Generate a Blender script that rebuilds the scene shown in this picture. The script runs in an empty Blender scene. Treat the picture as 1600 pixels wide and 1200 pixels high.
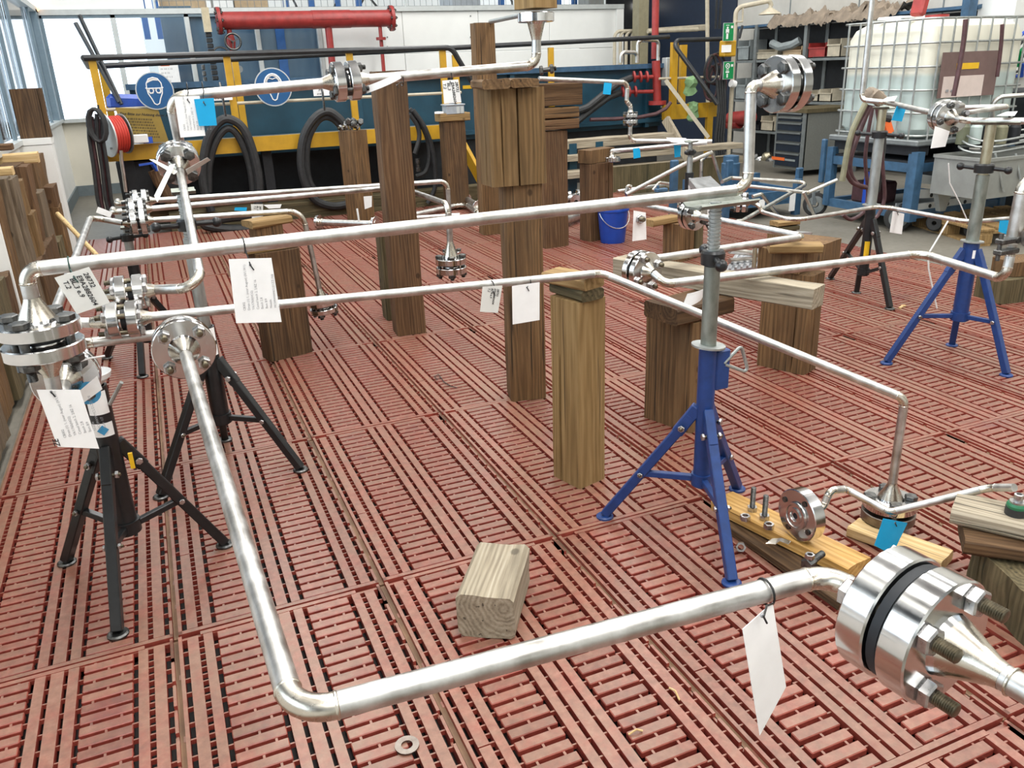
import bpy, math, random
from mathutils import Vector, Matrix, noise
V = Vector
SC = bpy.context.scene
COL = SC.collection
rnd = random.Random(7)

# ---------------------------------------------------------------- camera, world, lights, exposure
CH, CF = 1.4736, 1287.08                      # camera height in metres, focal length in pixels of a 1600 px frame
PITCH, YAW, ROLL = (math.radians(a) for a in (20.9887, 22.4673, -2.2329))
CW = V((math.sin(YAW)*math.cos(PITCH), math.cos(YAW)*math.cos(PITCH), -math.sin(PITCH)))
_rt = V((math.cos(YAW), -math.sin(YAW), 0)); _up = _rt.cross(CW)
CR = _rt*math.cos(ROLL) + _up*math.sin(ROLL)
CU = -_rt*math.sin(ROLL) + _up*math.cos(ROLL)
CO = V((0, 0, CH))
cam_data = bpy.data.cameras.new('camera'); cam = bpy.data.objects.new('camera', cam_data); COL.objects.link(cam)
cam_data.sensor_width = 36; cam_data.lens = CF/1600*36; cam_data.clip_start = .02; cam_data.clip_end = 200
M = Matrix((CR, CU, -CW)).transposed().to_4x4(); M.translation = CO
cam.matrix_world = M; SC.camera = cam

W = bpy.data.worlds.new('daylight'); SC.world = W; W.use_nodes = True
bg = W.node_tree.nodes['Background']; bg.inputs[0].default_value = (.86, .93, 1, 1); bg.inputs[1].default_value = 3.0

def area(name, loc, sx, sy, power, col=(1, 1, 1), rot=(0, 0, 0)):
    l = bpy.data.lights.new(name, 'AREA'); l.shape = 'RECTANGLE'; l.size = sx; l.size_y = sy; l.energy = power; l.color = col
    o = bpy.data.objects.new(name, l); COL.objects.link(o); o.location = loc; o.rotation_euler = rot
    return o
# rooflight strips of the hall, running along its length
for x, pw in ((0.6, 540), (4.4, 540), (7.6, 300)):
    area('rooflight_lamp', (x, 4.6, 6.2), 1.3, 15, pw, (1, .985, .96))
area('rooflight_lamp', (-.2, -3.0, 5.6), 2.2, 3.0, 140, (1, .99, .97))
SC.view_settings.view_transform = 'Standard'; SC.view_settings.look = 'None'
SC.view_settings.gamma = 1; SC.view_settings.use_curve_mapping = False
SC.view_settings.exposure = 0.25

def P(px, py, x=None, y=None, z=None):
    """the point of a known plane x=, y= or z= that the photograph shows at a pixel of its 1600x1200 frame"""
    d = CR*((px-800)/CF) + CU*((600-py)/CF) + CW
    t = (z-CO.z)/d.z if z is not None else ((x-CO.x)/d.x if x is not None else (y-CO.y)/d.y)
    return CO + d*t

# ---------------------------------------------------------------- materials
MATS = {}
def nt(name):
    m = bpy.data.materials.new(name); m.use_nodes = True; MATS[name] = m
    t = m.node_tree; b = t.nodes['Principled BSDF']
    return m, t, b
def L(t, a, b): t.links.new(a, b)
def node(t, kind, **kw):
    n = t.nodes.new(kind)
    for k, v in kw.items(): setattr(n, k, v)
    return n
def ramp(t, fac, stops):
    r = node(t, 'ShaderNodeValToRGB'); e = r.color_ramp.elements
    while len(e) < len(stops): e.new(.5)
    for el, (p, c) in zip(e, stops): el.position = p; el.color = (*c, 1) if len(c) == 3 else c
    L(t, fac, r.inputs[0]); return r.outputs[0]
def noisetex(t, vec, scale, detail=3, rough=.55, dist=0):
    n = node(t, 'ShaderNodeTexNoise'); n.inputs['Scale'].default_value = scale; n.inputs['Detail'].default_value = detail
    n.inputs['Roughness'].default_value = rough; n.inputs['Distortion'].default_value = dist
    if vec is not None: L(t, vec, n.inputs['Vector'])
    return n.outputs['Fac']
def mapping(t, vec, scale=(1, 1, 1), loc=(0, 0, 0)):
    m = node(t, 'ShaderNodeMapping'); m.inputs['Scale'].default_value = scale; m.inputs['Location'].default_value = loc
    L(t, vec, m.inputs['Vector']); return m.outputs[0]
def mix(t, fac, a, b, mode='MIX'):
    n = node(t, 'ShaderNodeMix', data_type='RGBA', blend_type=mode)
    for s, v in ((0, fac), (6, a), (7, b)):
        if hasattr(v, 'is_output'): L(t, v, n.inputs[s])
        else: n.inputs[s].default_value = v if s == 0 else ((*v, 1) if len(v) == 3 else v)
    return n.outputs[2]
def math_(t, op, a, b=None):
    n = node(t, 'ShaderNodeMath', operation=op)
    for i, v in enumerate((a, b)):
        if v is None: continue
        if hasattr(v, 'is_output'): L(t, v, n.inputs[i])
        else: n.inputs[i].default_value = v
    return n.outputs[0]
def bump(t, b, h, strength=.3, dist=.002):
    n = node(t, 'ShaderNodeBump'); n.inputs['Strength'].default_value = strength; n.inputs['Distance'].default_value = dist
    L(t, h, n.inputs['Height']); L(t, n.outputs[0], b.inputs['Normal'])
def flat(name, col, rough=.5, metal=0, var=.12, scale=14, spec=.5, bmp=0, emit=0):
    """painted / plain surface with slight patchy wear"""
    m, t, b = nt(name)
    tc = node(t, 'ShaderNodeTexCoord')
    n = noisetex(t, tc.outputs['Object'], scale, 4, .6)
    lo = tuple(max(0, c*(1-var)) for c in col); hi = tuple(min(1, c*(1+var)) for c in col)
    L(t, ramp(t, n, [(.3, lo), (.7, hi)]), b.inputs['Base Color'])
    b.inputs['Roughness'].default_value = rough; b.inputs['Metallic'].default_value = metal
    b.inputs['Specular IOR Level'].default_value = spec
    if bmp: bump(t, b, n, bmp, .004)
    if emit: b.inputs['Emission Color'].default_value = (*col, 1); b.inputs['Emission Strength'].default_value = emit
    return m
def metal(name, c1, c2, r1, r2, stretch=(1, 1, 1), scale=20, met=1.0, bmp=.05):
    m, t, b = nt(name)
    tc = node(t, 'ShaderNodeTexCoord'); v = mapping(t, tc.outputs['Object'], stretch)
    n = noisetex(t, v, scale, 5, .65); n2 = noisetex(t, tc.outputs['Object'], scale*5, 3)
    L(t, ramp(t, n, [(.3, c1), (.68, c2)]), b.inputs['Base Color'])
    mr = node(t, 'ShaderNodeMapRange'); L(t, n, mr.inputs[0])
    mr.inputs[1].default_value = .3; mr.inputs[2].default_value = .7; mr.inputs[3].default_value = r1; mr.inputs[4].default_value = r2
    L(t, mr.outputs[0], b.inputs['Roughness']); b.inputs['Metallic'].default_value = met
    if bmp: bump(t, b, n2, bmp, .001)
    return m
def wood(name, c_dark, c_mid, c_light, ring=55, rough=.75, stain=.5, dirt=(.03, .022, .015)):
    m, t, b = nt(name)
    tc = node(t, 'ShaderNodeTexCoord'); oi = node(t, 'ShaderNodeObjectInfo')
    off = node(t, 'ShaderNodeVectorMath', operation='SCALE'); off.inputs[0].default_value = (.7, 1.3, 5.1)
    L(t, oi.outputs['Random'], off.inputs['Scale'])
    add = node(t, 'ShaderNodeVectorMath', operation='ADD'); L(t, tc.outputs['Object'], add.inputs[0]); L(t, off.outputs[0], add.inputs[1])
    st = mapping(t, add.outputs[0], (1, 1, .09))
    wob = noisetex(t, st, 9, 3)
    ctr = mapping(t, tc.outputs['Object'], (1, 1, .03), (.03, .05, 0))
    ln = node(t, 'ShaderNodeVectorMath', operation='LENGTH'); L(t, ctr, ln.inputs[0])
    ph = math_(t, 'ADD', math_(t, 'MULTIPLY', ln.outputs['Value'], ring*6.28), math_(t, 'MULTIPLY', wob, 34))
    s = math_(t, 'MULTIPLY_ADD', math_(t, 'SINE', ph), .5); s.node.inputs[2].default_value = .5
    fine = noisetex(t, mapping(t, add.outputs[0], (1, 1, .03)), 130, 5, .75)
    mid = noisetex(t, mapping(t, add.outputs[0], (1, 1, .05)), 34, 4, .7)
    g = math_(t, 'ADD', math_(t, 'ADD', math_(t, 'MULTIPLY', s, .17), math_(t, 'MULTIPLY', fine, .45)), math_(t, 'MULTIPLY', mid, .42))
    base = ramp(t, g, [(.30, c_dark), (.52, c_mid), (.74, c_light)])
    vo = node(t, 'ShaderNodeTexVoronoi'); vo.inputs['Scale'].default_value = 6; L(t, mapping(t, add.outputs[0], (1, 1, .75)), vo.inputs['Vector'])
    base = mix(t, ramp(t, math_(t, 'ADD', vo.outputs['Distance'], math_(t, 'MULTIPLY', fine, .05)), [(.085, (.75,)*3), (.12, (0, 0, 0))]), base, tuple(c*.5 for c in c_dark))
    big = noisetex(t, mapping(t, add.outputs[0], (1, 1, .35)), 7, 4, .6)
    f = ramp(t, big, [(.42, (0, 0, 0)), (.72, (stain,)*3)])
    col = mix(t, f, base, dirt)
    split = noisetex(t, mapping(t, add.outputs[0], (1, 1, .02)), 60, 2, .5)
    f2 = ramp(t, split, [(.66, (0, 0, 0)), (.70, (.8,)*3)])
    col = mix(t, f2, col, tuple(c*.6 for c in dirt))
    L(t, col, b.inputs['Base Color']); b.inputs['Roughness'].default_value = rough
    b.inputs['Specular IOR Level'].default_value = .3
    bump(t, b, g, .5, .0035)
    return m
wood('wood_dark', (0.036, 0.019, 0.009), (0.099, 0.053, 0.023), (0.172, 0.099, 0.047), 60, stain=.55)
wood('wood_brown', (0.073, 0.039, 0.016), (0.150, 0.083, 0.035), (0.241, 0.144, 0.065), 55, stain=.45)
wood('wood_mid', (0.084, 0.047, 0.018), (0.159, 0.093, 0.036), (0.237, 0.146, 0.065), 45, stain=.35, dirt=(.06, .038, .02))
wood('wood_weathered', (0.077, 0.057, 0.036), (0.142, 0.105, 0.068), (0.215, 0.166, 0.112), 70, stain=.45, dirt=(.05, .038, .026))
wood('wood_tan', (.165, .10, .037), (.27, .17, .068), (.37, .25, .115), 40, stain=.22, dirt=(.10, .062, .03))
wood('wood_grey', (.17, .14, .10), (.33, .28, .20), (.47, .42, .33), 70, stain=.25, dirt=(.07, .055, .04))
wood('wood_pine', (.42, .27, .11), (.60, .42, .20), (.72, .55, .32), 35, stain=.15, dirt=(.25, .15, .06))
wood('wood_red', (0.057, 0.028, 0.012), (0.122, 0.064, 0.029), (0.194, 0.113, 0.056), 60, stain=.4)
wood('wood_moss', (0.043, 0.032, 0.016), (0.103, 0.081, 0.040), (0.189, 0.146, 0.079), 60, stain=.6, dirt=(.035, .035, .018))
wood('wood_oily', (.32, .17, .045), (.50, .29, .09), (.64, .42, .17), 38, rough=.28, stain=.25, dirt=(.2, .10, .03))

metal('pipe_steel', (.40, .385, .355), (.70, .69, .665), .30, .50, (1, 1, 1), 16)
metal('weld_tint', (.50, .45, .37), (.68, .64, .56), .2, .34, (1, 1, 1), 22)
metal('flange_steel', (.60, .60, .60), (.75, .745, .73), .10, .22, (1, 1, 1), 9, bmp=.02)
metal('flange_dark', (.16, .13, .11), (.30, .27, .24), .3, .5, (1, 1, 1), 25)
metal('bolt_dark', (.055, .057, .06), (.19, .19, .18), .3, .5, (1, 1, 1), 60)
metal('bolt_stud', (.10, .085, .06), (.24, .21, .15), .3, .5, (1, 1, 1), 60)
metal('bolt_zinc', (.34, .34, .35), (.60, .59, .58), .22, .4, (1, 1, 1), 60)
metal('galvanised', (.30, .32, .31), (.46, .48, .465), .38, .55, (1, 1, .4), 30, met=.85)
metal('galv_dark', (.17, .19, .165), (.33, .35, .31), .4, .6, (1, 1, .4), 26, met=.8)
metal('brass_rod', (.35, .31, .20), (.52, .48, .36), .35, .5, (1, 1, .4), 30, met=.9)
metal('thin_steel', (.5, .49, .46), (.7, .68, .64), .25, .4, (1, 1, 1), 16)
metal('alu_sheet', (.55, .57, .60), (.72, .74, .77), .28, .42, (1, 1, 1), 12)
flat('paint_blue', (.012, .042, .165), .38, var=.18, scale=30)
flat('paint_black', (.012, .013, .014), .33, var=.3, scale=30)
flat('paint_bluecart', (.036, .092, .165), .5, var=.25, scale=12)
flat('paint_basin', (.011, .055, .088), .42, var=.2, scale=4)
flat('paint_yellow', (.50, .28, .014), .45, var=.15, scale=6)
flat('paint_red', (.30, .032, .028), .4, var=.25, scale=10)
flat('rail_black', (.016, .018, .02), .35, var=.4, scale=12)
flat('rubber', (.022, .023, .024), .55, var=.35, scale=20)
flat('hose_maroon', (.075, .032, .035), .5, var=.3, scale=20)
flat('hose_olive', (.22, .21, .13), .5, var=.2, scale=20)
flat('cable_red', (.50, .04, .025), .5)
flat('paper', (.90, .90, .885), .7, var=.03, scale=20)
flat('paper_grey', (.70, .70, .655), .7, var=.04, scale=20)
flat('card_cyan', (.0, .36, .68), .6, var=.04)
flat('ink', (.01, .01, .012), .6)
flat('ink_grey', (.30, .30, .31), .6)
flat('cable_tie', (.012, .012, .012), .4)
flat('wire_green', (.02, .06, .045), .45)
flat('plastic_white', (.78, .78, .76), .4, var=.04)
flat('bucket_blue', (.012, .06, .36), .3, var=.1)
flat('bag_blue', (.02, .075, .40), .35, var=.25, scale=9)
flat('crate_grey', (.32, .35, .38), .45, var=.1)
flat('label_yellow', (.75, .45, .01), .5, var=.06)
flat('label_orange', (.85, .16, .03), .5, var=.06)
flat('label_blue', (.05, .30, .55), .5)
flat('label_brown', (.16, .10, .09), .5, var=.1)
flat('label_pink', (.66, .55, .50), .6, var=.05)
flat('sign_blue', (.012, .09, .24), .35, var=.05)
flat('sign_green', (.0, .22, .06), .4, var=.05)
flat('board_mustard', (.28, .19, .035), .5, var=.12, scale=8)
flat('wall_white', (.80, .81, .78), .6, var=.04, scale=2)
flat('wall_cream', (.60, .57, .48), .65, var=.06, scale=2)
flat('wall_grey', (.50, .48, .43), .7, var=.1, scale=3)
flat('skirting_grey', (.13, .16, .17), .6, var=.1)
flat('frame_grey', (.16, .22, .26), .45, metal=.3, var=.08)
flat('frame_light', (.55, .58, .57), .4, metal=.3, var=.06)
flat('rack_blue', (.02, .10, .30), .45)
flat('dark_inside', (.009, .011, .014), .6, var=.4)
flat('cardboard', (.45, .33, .20), .7, var=.1)
flat('shelf_metal', (.20, .22, .22), .45, metal=.4, var=.15)
flat('cab_side', (.15, .155, .14), .5, var=.1, scale=40)
flat('cab_drawer', (.012, .02, .034), .4, var=.2)
flat('bin_beige', (.45, .40, .30), .6, var=.15)
flat('bin_grey', (.25, .28, .28), .55, var=.15)
flat('cloth_brown', (.22, .175, .13), .85, var=.35, scale=7)
flat('cloth_green', (.20, .34, .16), .8, var=.2, scale=12)
flat('trolley_grey', (.31, .32, .30), .45, metal=.5, var=.12, scale=6)
flat('column_olive', (.24, .215, .135), .6, var=.12)
flat('tyre', (.02, .02, .02), .7)
flat('box_beige', (.50, .42, .28), .55)
flat('grate_dusty', (.17, .095, .05), .7, var=.45, scale=5)
flat('slot_shade_dark', (.012, .009, .008), .8, var=.4, scale=6)  # near-black that paints the shade seen through the grating slots
flat('ceiling_white', (.50, .51, .52), .8, var=.05, scale=1)
flat('sleeper_shadow', (.02, .016, .012), .8)
flat('green_tape', (.02, .16, .07), .4, var=.2)
flat('vise_green', (.12, .13, .08), .5)

# concrete floor
m, t, b = nt('concrete'); g = node(t, 'ShaderNodeNewGeometry')
n1 = noisetex(t, g.outputs['Position'], 1.3, 6, .65); n2 = noisetex(t, g.outputs['Position'], 22, 4)
c = mix(t, .5, ramp(t, n1, [(.3, (.085, .078, .060)), (.7, (.21, .195, .16))]), ramp(t, n2, [(.3, (.11, .10, .08)), (.7, (.20, .185, .155))]))
L(t, c, b.inputs['Base Color']); b.inputs['Roughness'].default_value = .5; bump(t, b, n2, .15, .003)

# red grating plastic: dusty worn tops, cleaner red flanks, spilt-oil patches
m, t, b = nt('grate_plastic'); g = node(t, 'ShaderNodeNewGeometry'); oi = node(t, 'ShaderNodeObjectInfo')
sx = node(t, 'ShaderNodeSeparateXYZ'); L(t, g.outputs['Normal'], sx.inputs[0])
pos = g.outputs['Position']
n1 = noisetex(t, pos, .9, 4, .6); n2 = noisetex(t, pos, 38, 4, .65); n3 = noisetex(t, mapping(t, pos, (1, 1, 1), (3, 7, 0)), 2.1, 5, .65)
topc = ramp(t, n2, [(.25, (.142, .066, .045)), (.55, (.215, .102, .070)), (.8, (.285, .152, .110))])
topc = mix(t, ramp(t, n1, [(.42, (0, 0, 0)), (.68, (.55,)*3)]), topc, (.215, .140, .090))
topc = mix(t, ramp(t, n3, [(.60, (0, 0, 0)), (.72, (.6,)*3)]), topc, (.115, .036, .040))
side = ramp(t, n2, [(.3, (.20, .032, .022)), (.7, (.31, .062, .043))])
up = node(t, 'ShaderNodeMapRange'); L(t, sx.outputs[2], up.inputs[0]); up.inputs[1].default_value = .6; up.inputs[2].default_value = .95
dust = math_(t, 'MULTIPLY', up.outputs[0], ramp(t, noisetex(t, pos, 11, 4, .7), [(.22, (.45,)*3), (.55, (1, 1, 1))]))
col = mix(t, dust, side, topc)
val = node(t, 'ShaderNodeHueSaturation'); L(t, col, val.inputs['Color'])
mr = node(t, 'ShaderNodeMapRange'); L(t, oi.outputs['Random'], mr.inputs[0]); mr.inputs[3].default_value = .93; mr.inputs[4].default_value = 1.22
L(t, mr.outputs[0], val.inputs['Value'])
L(t, val.outputs[0], b.inputs['Base Color']); b.inputs['Roughness'].default_value = .36
b.inputs['Specular IOR Level'].default_value = .5
bump(t, b, n2, .12, .002)

# window panes and other see-through stuff
m, t, b = nt('pane_glass'); out = t.nodes['Material Output']
tr = node(t, 'ShaderNodeBsdfTransparent'); tr.inputs[0].default_value = (.93, .97, 1, 1); gl = node(t, 'ShaderNodeBsdfGlossy'); gl.inputs['Roughness'].default_value = .08
fr = node(t, 'ShaderNodeFresnel'); mx = node(t, 'ShaderNodeMixShader'); L(t, fr.outputs[0], mx.inputs[0]); L(t, tr.outputs[0], mx.inputs[1]); L(t, gl.outputs[0], mx.inputs[2])
L(t, mx.outputs[0], out.inputs[0])
m, t, b = nt('pane_blue'); b.inputs['Base Color'].default_value = (.06, .12, .19, 1); b.inputs['Roughness'].default_value = .12
tc = node(t, 'ShaderNodeTexCoord'); n = noisetex(t, mapping(t, tc.outputs['Object'], (1, 1, .25)), 2.2, 3)
L(t, ramp(t, n, [(.3, (.035, .085, .15)), (.7, (.13, .20, .26))]), b.inputs['Base Color'])
m, t, b = nt('tank_plastic'); b.inputs['Base Color'].default_value = (.62, .70, .66, 1); b.inputs['Roughness'].default_value = .4
tc = node(t, 'ShaderNodeTexCoord'); sp = node(t, 'ShaderNodeSeparateXYZ'); L(t, tc.outputs['Object'], sp.inputs[0])
n = noisetex(t, tc.outputs['Object'], 3, 3)
hh = math_(t, 'ADD', sp.outputs[2], math_(t, 'MULTIPLY', n, .03))
L(t, ramp(t, math_(t, 'MULTIPLY', hh, .5), [(.342, (.47, .55, .52)), (.362, (.70, .68, .57))]), b.inputs['Base Color'])
b.inputs['Subsurface Weight'].default_value = .25; b.inputs['Subsurface Radius'].default_value = (.1, .1, .1)
m, t, b = nt('lamp_glow'); b.inputs['Emission Color'].default_value = (1, .95, .85, 1); b.inputs['Emission Strength'].default_value = 6
m, t, b = nt('wet_wood'); b.inputs['Base Color'].default_value = (.75, .6, .4, 1); b.inputs['Roughness'].default_value = .05; b.inputs['Transmission Weight'].default_value = .8; b.inputs['IOR'].default_value = 1.33

m, t, b = nt('lamp_amber'); b.inputs['Emission Color'].default_value = (1, .45, .15, 1); b.inputs['Emission Strength'].default_value = 2
flat('dark_navy', (.012, .022, .045), .5)
# ---------------------------------------------------------------- mesh helpers
def frame(d, ref=None):
    d = V(d).normalized(); ref = V(ref) if ref is not None else (V((0, 0, 1)) if abs(d.z) < .9 else V((1, 0, 0)))
    x = ref.cross(d).normalized(); y = d.cross(x)
    return x, y, d
def axmat(p, d, ref=None):
    x, y, z = frame(d, ref); m = Matrix((x, y, z)).transposed().to_4x4(); m.translation = V(p); return m
class MB:
    def __init__(s): s.v = []; s.f = []; s.m = []; s.s = []
    def quad(s, *ids, mi=0, sm=False): s.f.append(ids); s.m.append(mi); s.s.append(sm)
    def box(s, c, size, R=None, mi=0, bev=0):
        c = V(c); h = V(size)*.5; R = R or Matrix.Identity(3)
        if bev:
            b = min(bev, *(k*.49 for k in h)); n = len(s.v)
            for sz in (-1, 1):
                for (hx, hy, hz) in ((h.x-b, h.y-b, h.z), (h.x, h.y-b, h.z-b), (h.x-b, h.y, h.z-b)):
                    for (sx, sy) in ((-1, -1), (1, -1), (1, 1), (-1, 1)):
                        s.v.append(c + R @ V((sx*hx, sy*hy, sz*hz)))
            f = []
            for k, sz in ((0, -1), (12, 1)):
                T = [n+k+i for i in range(4)]; X = [n+k+4+i for i in range(4)]; Y = [n+k+8+i for i in range(4)]
                g = [tuple(T), (T[1], X[1], X[2], T[2]), (T[3], X[3], X[0], T[0]), (T[0], Y[0], Y[1], T[1]), (T[2], Y[2], Y[3], T[3])]
                g += [(T[i], X[i], Y[i]) if i in (0, 2) else (T[i], Y[i], X[i]) for i in range(4)]
                f += [q if sz > 0 else q[::-1] for q in g]
            a = n; bq = n+12
            for (i, j, o) in ((1, 2, 4), (3, 0, 4), (0, 1, 8), (2, 3, 8)):
                f.append((a+o+i, a+o+j, bq+o+j, bq+o+i))
            for i in range(4):
                q = (a+4+i, a+8+i, bq+8+i, bq+4+i)
                f.append(q[::-1] if i in (0, 2) else q)
            for q in f: s.quad(*q, mi=mi)
            return s
        n = len(s.v)
        for k in range(8): s.v.append(c + R @ V(((1 if k & 1 else -1)*h.x, (1 if k & 2 else -1)*h.y, (1 if k & 4 else -1)*h.z)))
        for q in ((0, 2, 3, 1), (4, 5, 7, 6), (0, 1, 5, 4), (2, 6, 7, 3), (0, 4, 6, 2), (1, 3, 7, 5)): s.quad(*(n+i for i in q), mi=mi)
        return s
    def bar(s, a, b, w, h, ref=None, mi=0, bev=0):
        a = V(a); b = V(b); x, y, z = frame(b-a, ref)
        return s.box((a+b)*.5, (w, h, (b-a).length), Matrix((x, y, z)).transposed(), mi, bev)
    def cyl(s, a, b, r0, r1=None, n=16, mi=0, caps=True, sm=True):
        a = V(a); b = V(b); r1 = r0 if r1 is None else r1
        return s.lathe([(0, 0), (r0, 0), (r1, (b-a).length), (0, (b-a).length)] if caps else [(r0, 0), (r1, (b-a).length)], a, b-a, n, mi, sm)
    def lathe(s, prof, o, d, n=20, mi=0, sm=True, rot=0, mis=None):
        x, y, z = frame(d); o = V(o); rings = []
        for (r, t) in prof:
            if r < 1e-6: s.v.append(o + z*t); rings.append((len(s.v)-1,))
            else:
                k = len(s.v)
                for i in range(n):
                    a = rot + 2*math.pi*i/n; s.v.append(o + x*(r*math.cos(a)) + y*(r*math.sin(a)) + z*t)
                rings.append(tuple(range(k, k+n)))
        for j, (A, B) in enumerate(zip(rings, rings[1:])):
            mm = mis[j] if mis else mi
            for i in range(n):
                i2 = (i+1) % n
                if len(A) == 1 and len(B) == 1: continue
                if len(A) == 1: s.quad(A[0], B[i2], B[i], mi=mm, sm=False)
                elif len(B) == 1: s.quad(A[i], A[i2], B[0], mi=mm, sm=False)
                else: s.quad(A[i], A[i2], B[i2], B[i], mi=mm, sm=sm and n > 8)
        return s
    def tube(s, path, r, n=12, mi=0, mis=None, caps=True, closed=False, rs=None):
        path = [V(p) for p in path]; k0 = len(s.v); prev = None; m = len(path)
        for i, p in enumerate(path):
            if closed: d = path[(i+1) % m] - path[i-1]
            else: d = path[min(i+1, m-1)] - path[max(i-1, 0)]
            d.normalize()
            if prev is None: x, y, _ = frame(d)
            else:
                x = prev - d*prev.dot(d); x.normalize(); y = d.cross(x)
            prev = x; rr = rs[i] if rs else r
            for j in range(n):
                a = 2*math.pi*j/n; s.v.append(p + x*(rr*math.cos(a)) + y*(rr*math.sin(a)))
        for i in range(m if closed else m-1):
            a0 = k0+i*n; b0 = k0+((i+1) % m)*n; mm = mis[i] if mis else mi
            for j in range(n):
                j2 = (j+1) % n; s.quad(a0+j, a0+j2, b0+j2, b0+j, mi=mm, sm=True)
        if caps and not closed:
            s.quad(*[k0+j for j in range(n)][::-1], mi=mi); e = k0+(m-1)*n; s.quad(*[e+j for j in range(n)], mi=mi)
        return s
    def prism(s, poly, M, h, mi=0):
        """poly in the xy of matrix M, thickness h along +z"""
        n = len(s.v); k = len(poly)
        for z in (0, h):
            for (a, b) in poly: s.v.append(M @ V((a, b, z)))
        s.quad(*range(n+k-1, n-1, -1), mi=mi); s.quad(*range(n+k, n+2*k), mi=mi)
        for i in range(k): j = (i+1) % k; s.quad(n+i, n+j, n+k+j, n+k+i, mi=mi)
        return s
    def mesh(s, name, mats, off=V((0, 0, 0))):
        me = bpy.data.meshes.new(name)
        me.from_pydata([tuple(v-off) for v in s.v], [], s.f)
        for mm in (mats if isinstance(mats, (list, tuple)) else [mats]): me.materials.append(MATS[mm])
        me.polygons.foreach_set('material_index', s.m); me.polygons.foreach_set('use_smooth', s.s)
        me.update()
        if any(s.s): me.set_sharp_from_angle(angle=math.radians(32))
        return me
LOC = {}
def tag(o, label=None, cat=None, group=None, kind=None):
    if label: o['label'] = label
    if cat: o['category'] = cat
    if group: o['group'] = group
    if kind: o['kind'] = kind
    return o
def thing(name, loc, label, cat, group=None, rz=0):
    o = bpy.data.objects.new(name, None); COL.objects.link(o); o.empty_display_size = .05
    o.location = loc; o.rotation_euler.z = rz; LOC[o.name] = V(loc)
    return tag(o, label, cat, group)
def obj(name, mb, mats, parent=None, loc=None):
    base = LOC[parent.name] if parent is not None else V(loc if loc is not None else (0, 0, 0))
    o = bpy.data.objects.new(name, mb.mesh(name, mats, base)); COL.objects.link(o); LOC[o.name] = base
    if parent is not None: o.parent = parent
    else: o.location = base
    return o
def inst(name, me, parent, Mw):
    o = bpy.data.objects.new(name, me); COL.objects.link(o)
    if parent is not None:
        o.parent = parent; Mw = Matrix.Translation(-LOC[parent.name]) @ Mw
    o.matrix_local = Mw; LOC[o.name] = LOC[parent.name] if parent is not None else V(Mw.translation)
    return o
def struct(name, mb, mats, parent=None, loc=None): return tag(obj(name, mb, mats, parent, loc), kind='structure')
def copy_tree(o, parent=None):
    c = o.copy(); COL.objects.link(c); LOC[c.name] = LOC[o.name]
    if parent is not None: c.parent = parent
    for ch in list(o.children): copy_tree(ch, c)
    return c
def fillet(nodes, R, seg=8):
    """polyline with rounded corners; flags tell which spans lie in a bend"""
    nodes = [V(p) for p in nodes]; Rs = R if isinstance(R, (list, tuple)) else [R]*len(nodes)
    pts = [nodes[0]]; fl = []
    for i in range(1, len(nodes)-1):
        a, c, e = nodes[i-1], nodes[i], nodes[i+1]
        d1 = (a-c).normalized(); d2 = (e-c).normalized(); ang = d1.angle(d2)
        if ang > 3.12: pts.append(c); fl.append(0); continue
        t = min(Rs[i]/math.tan(ang/2), (a-c).length*.48, (e-c).length*.48); r = t*math.tan(ang/2)
        ctr = c + (d1+d2).normalized()*(r/math.sin(ang/2))
        p1 = c+d1*t; p2 = c+d2*t; u = p1-ctr; w = p2-ctr; tot = u.angle(w); ax = u.cross(w).normalized()
        for k in range(seg+1):
            q = ctr + (Matrix.Rotation(tot*k/seg, 3, ax) @ u); fl.append(0 if k == 0 else 1); pts.append(q)
    pts.append(nodes[-1]); fl.append(0)
    return pts, fl
def pipe(parent, nodes, r, R=None, name='pipe', mats=('pipe_steel', 'weld_tint'), n=16, weld=True):
    pts, fl = fillet(nodes, R if R is not None else r*3.2)
    b = MB().tube(pts, r, n, mis=fl)
    if weld:
        for i in range(1, len(fl)):
            if fl[i] != fl[i-1]:
                d = (pts[i+1]-pts[i]).normalized() if i+1 < len(pts) else (pts[i]-pts[i-1]).normalized()
                b.tube([pts[i]-d*r*.16, pts[i]-d*r*.06, pts[i]+d*r*.06, pts[i]+d*r*.16], r, n, mi=1, rs=[r*.99, r*1.07, r*1.07, r*.99], caps=False)
    return obj(name, b, list(mats), parent)
HEX = {}
def hexpoly(r): return [(r*math.cos(math.pi/3*i), r*math.sin(math.pi/3*i)) for i in range(6)]
def hex_prism(b, r, z0, z1, mi=0):
    c = r*.12; b.lathe([(0, z0), (r*.86, z0), (r, z0+c), (r, z1-c), (r*.86, z1), (0, z1)], (0, 0, 0), (0, 0, 1), 6, mi, False)
def bolt_mesh(Lg, r=.0085, mat='bolt_dark', tail=.02, mat2=None):
    k = (round(Lg, 4), r, mat, tail)
    if k not in HEX:
        b = MB(); h = r*1.45
        hex_prism(b, r*1.95, -h, 0)
        b.lathe([(r, 0), (r, Lg)], (0, 0, 0), (0, 0, 1), 12, 1)
        hex_prism(b, r*1.95, Lg, Lg+h*1.1)
        pr = [(r*.95, Lg+h*1.1)]; z = Lg+h*1.1
        while z < Lg+h*1.1+tail: pr += [(r, z+.001), (r*.86, z+.0025)]; z += .003
        pr += [(r*.7, z), (0, z)]
        b.lathe(pr, (0, 0, 0), (0, 0, 1), 12, 1)
        HEX[k] = b.mesh('bolt', [mat, mat2 or ('bolt_stud' if mat == 'bolt_zinc' else mat)])
    return HEX[k]
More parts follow.
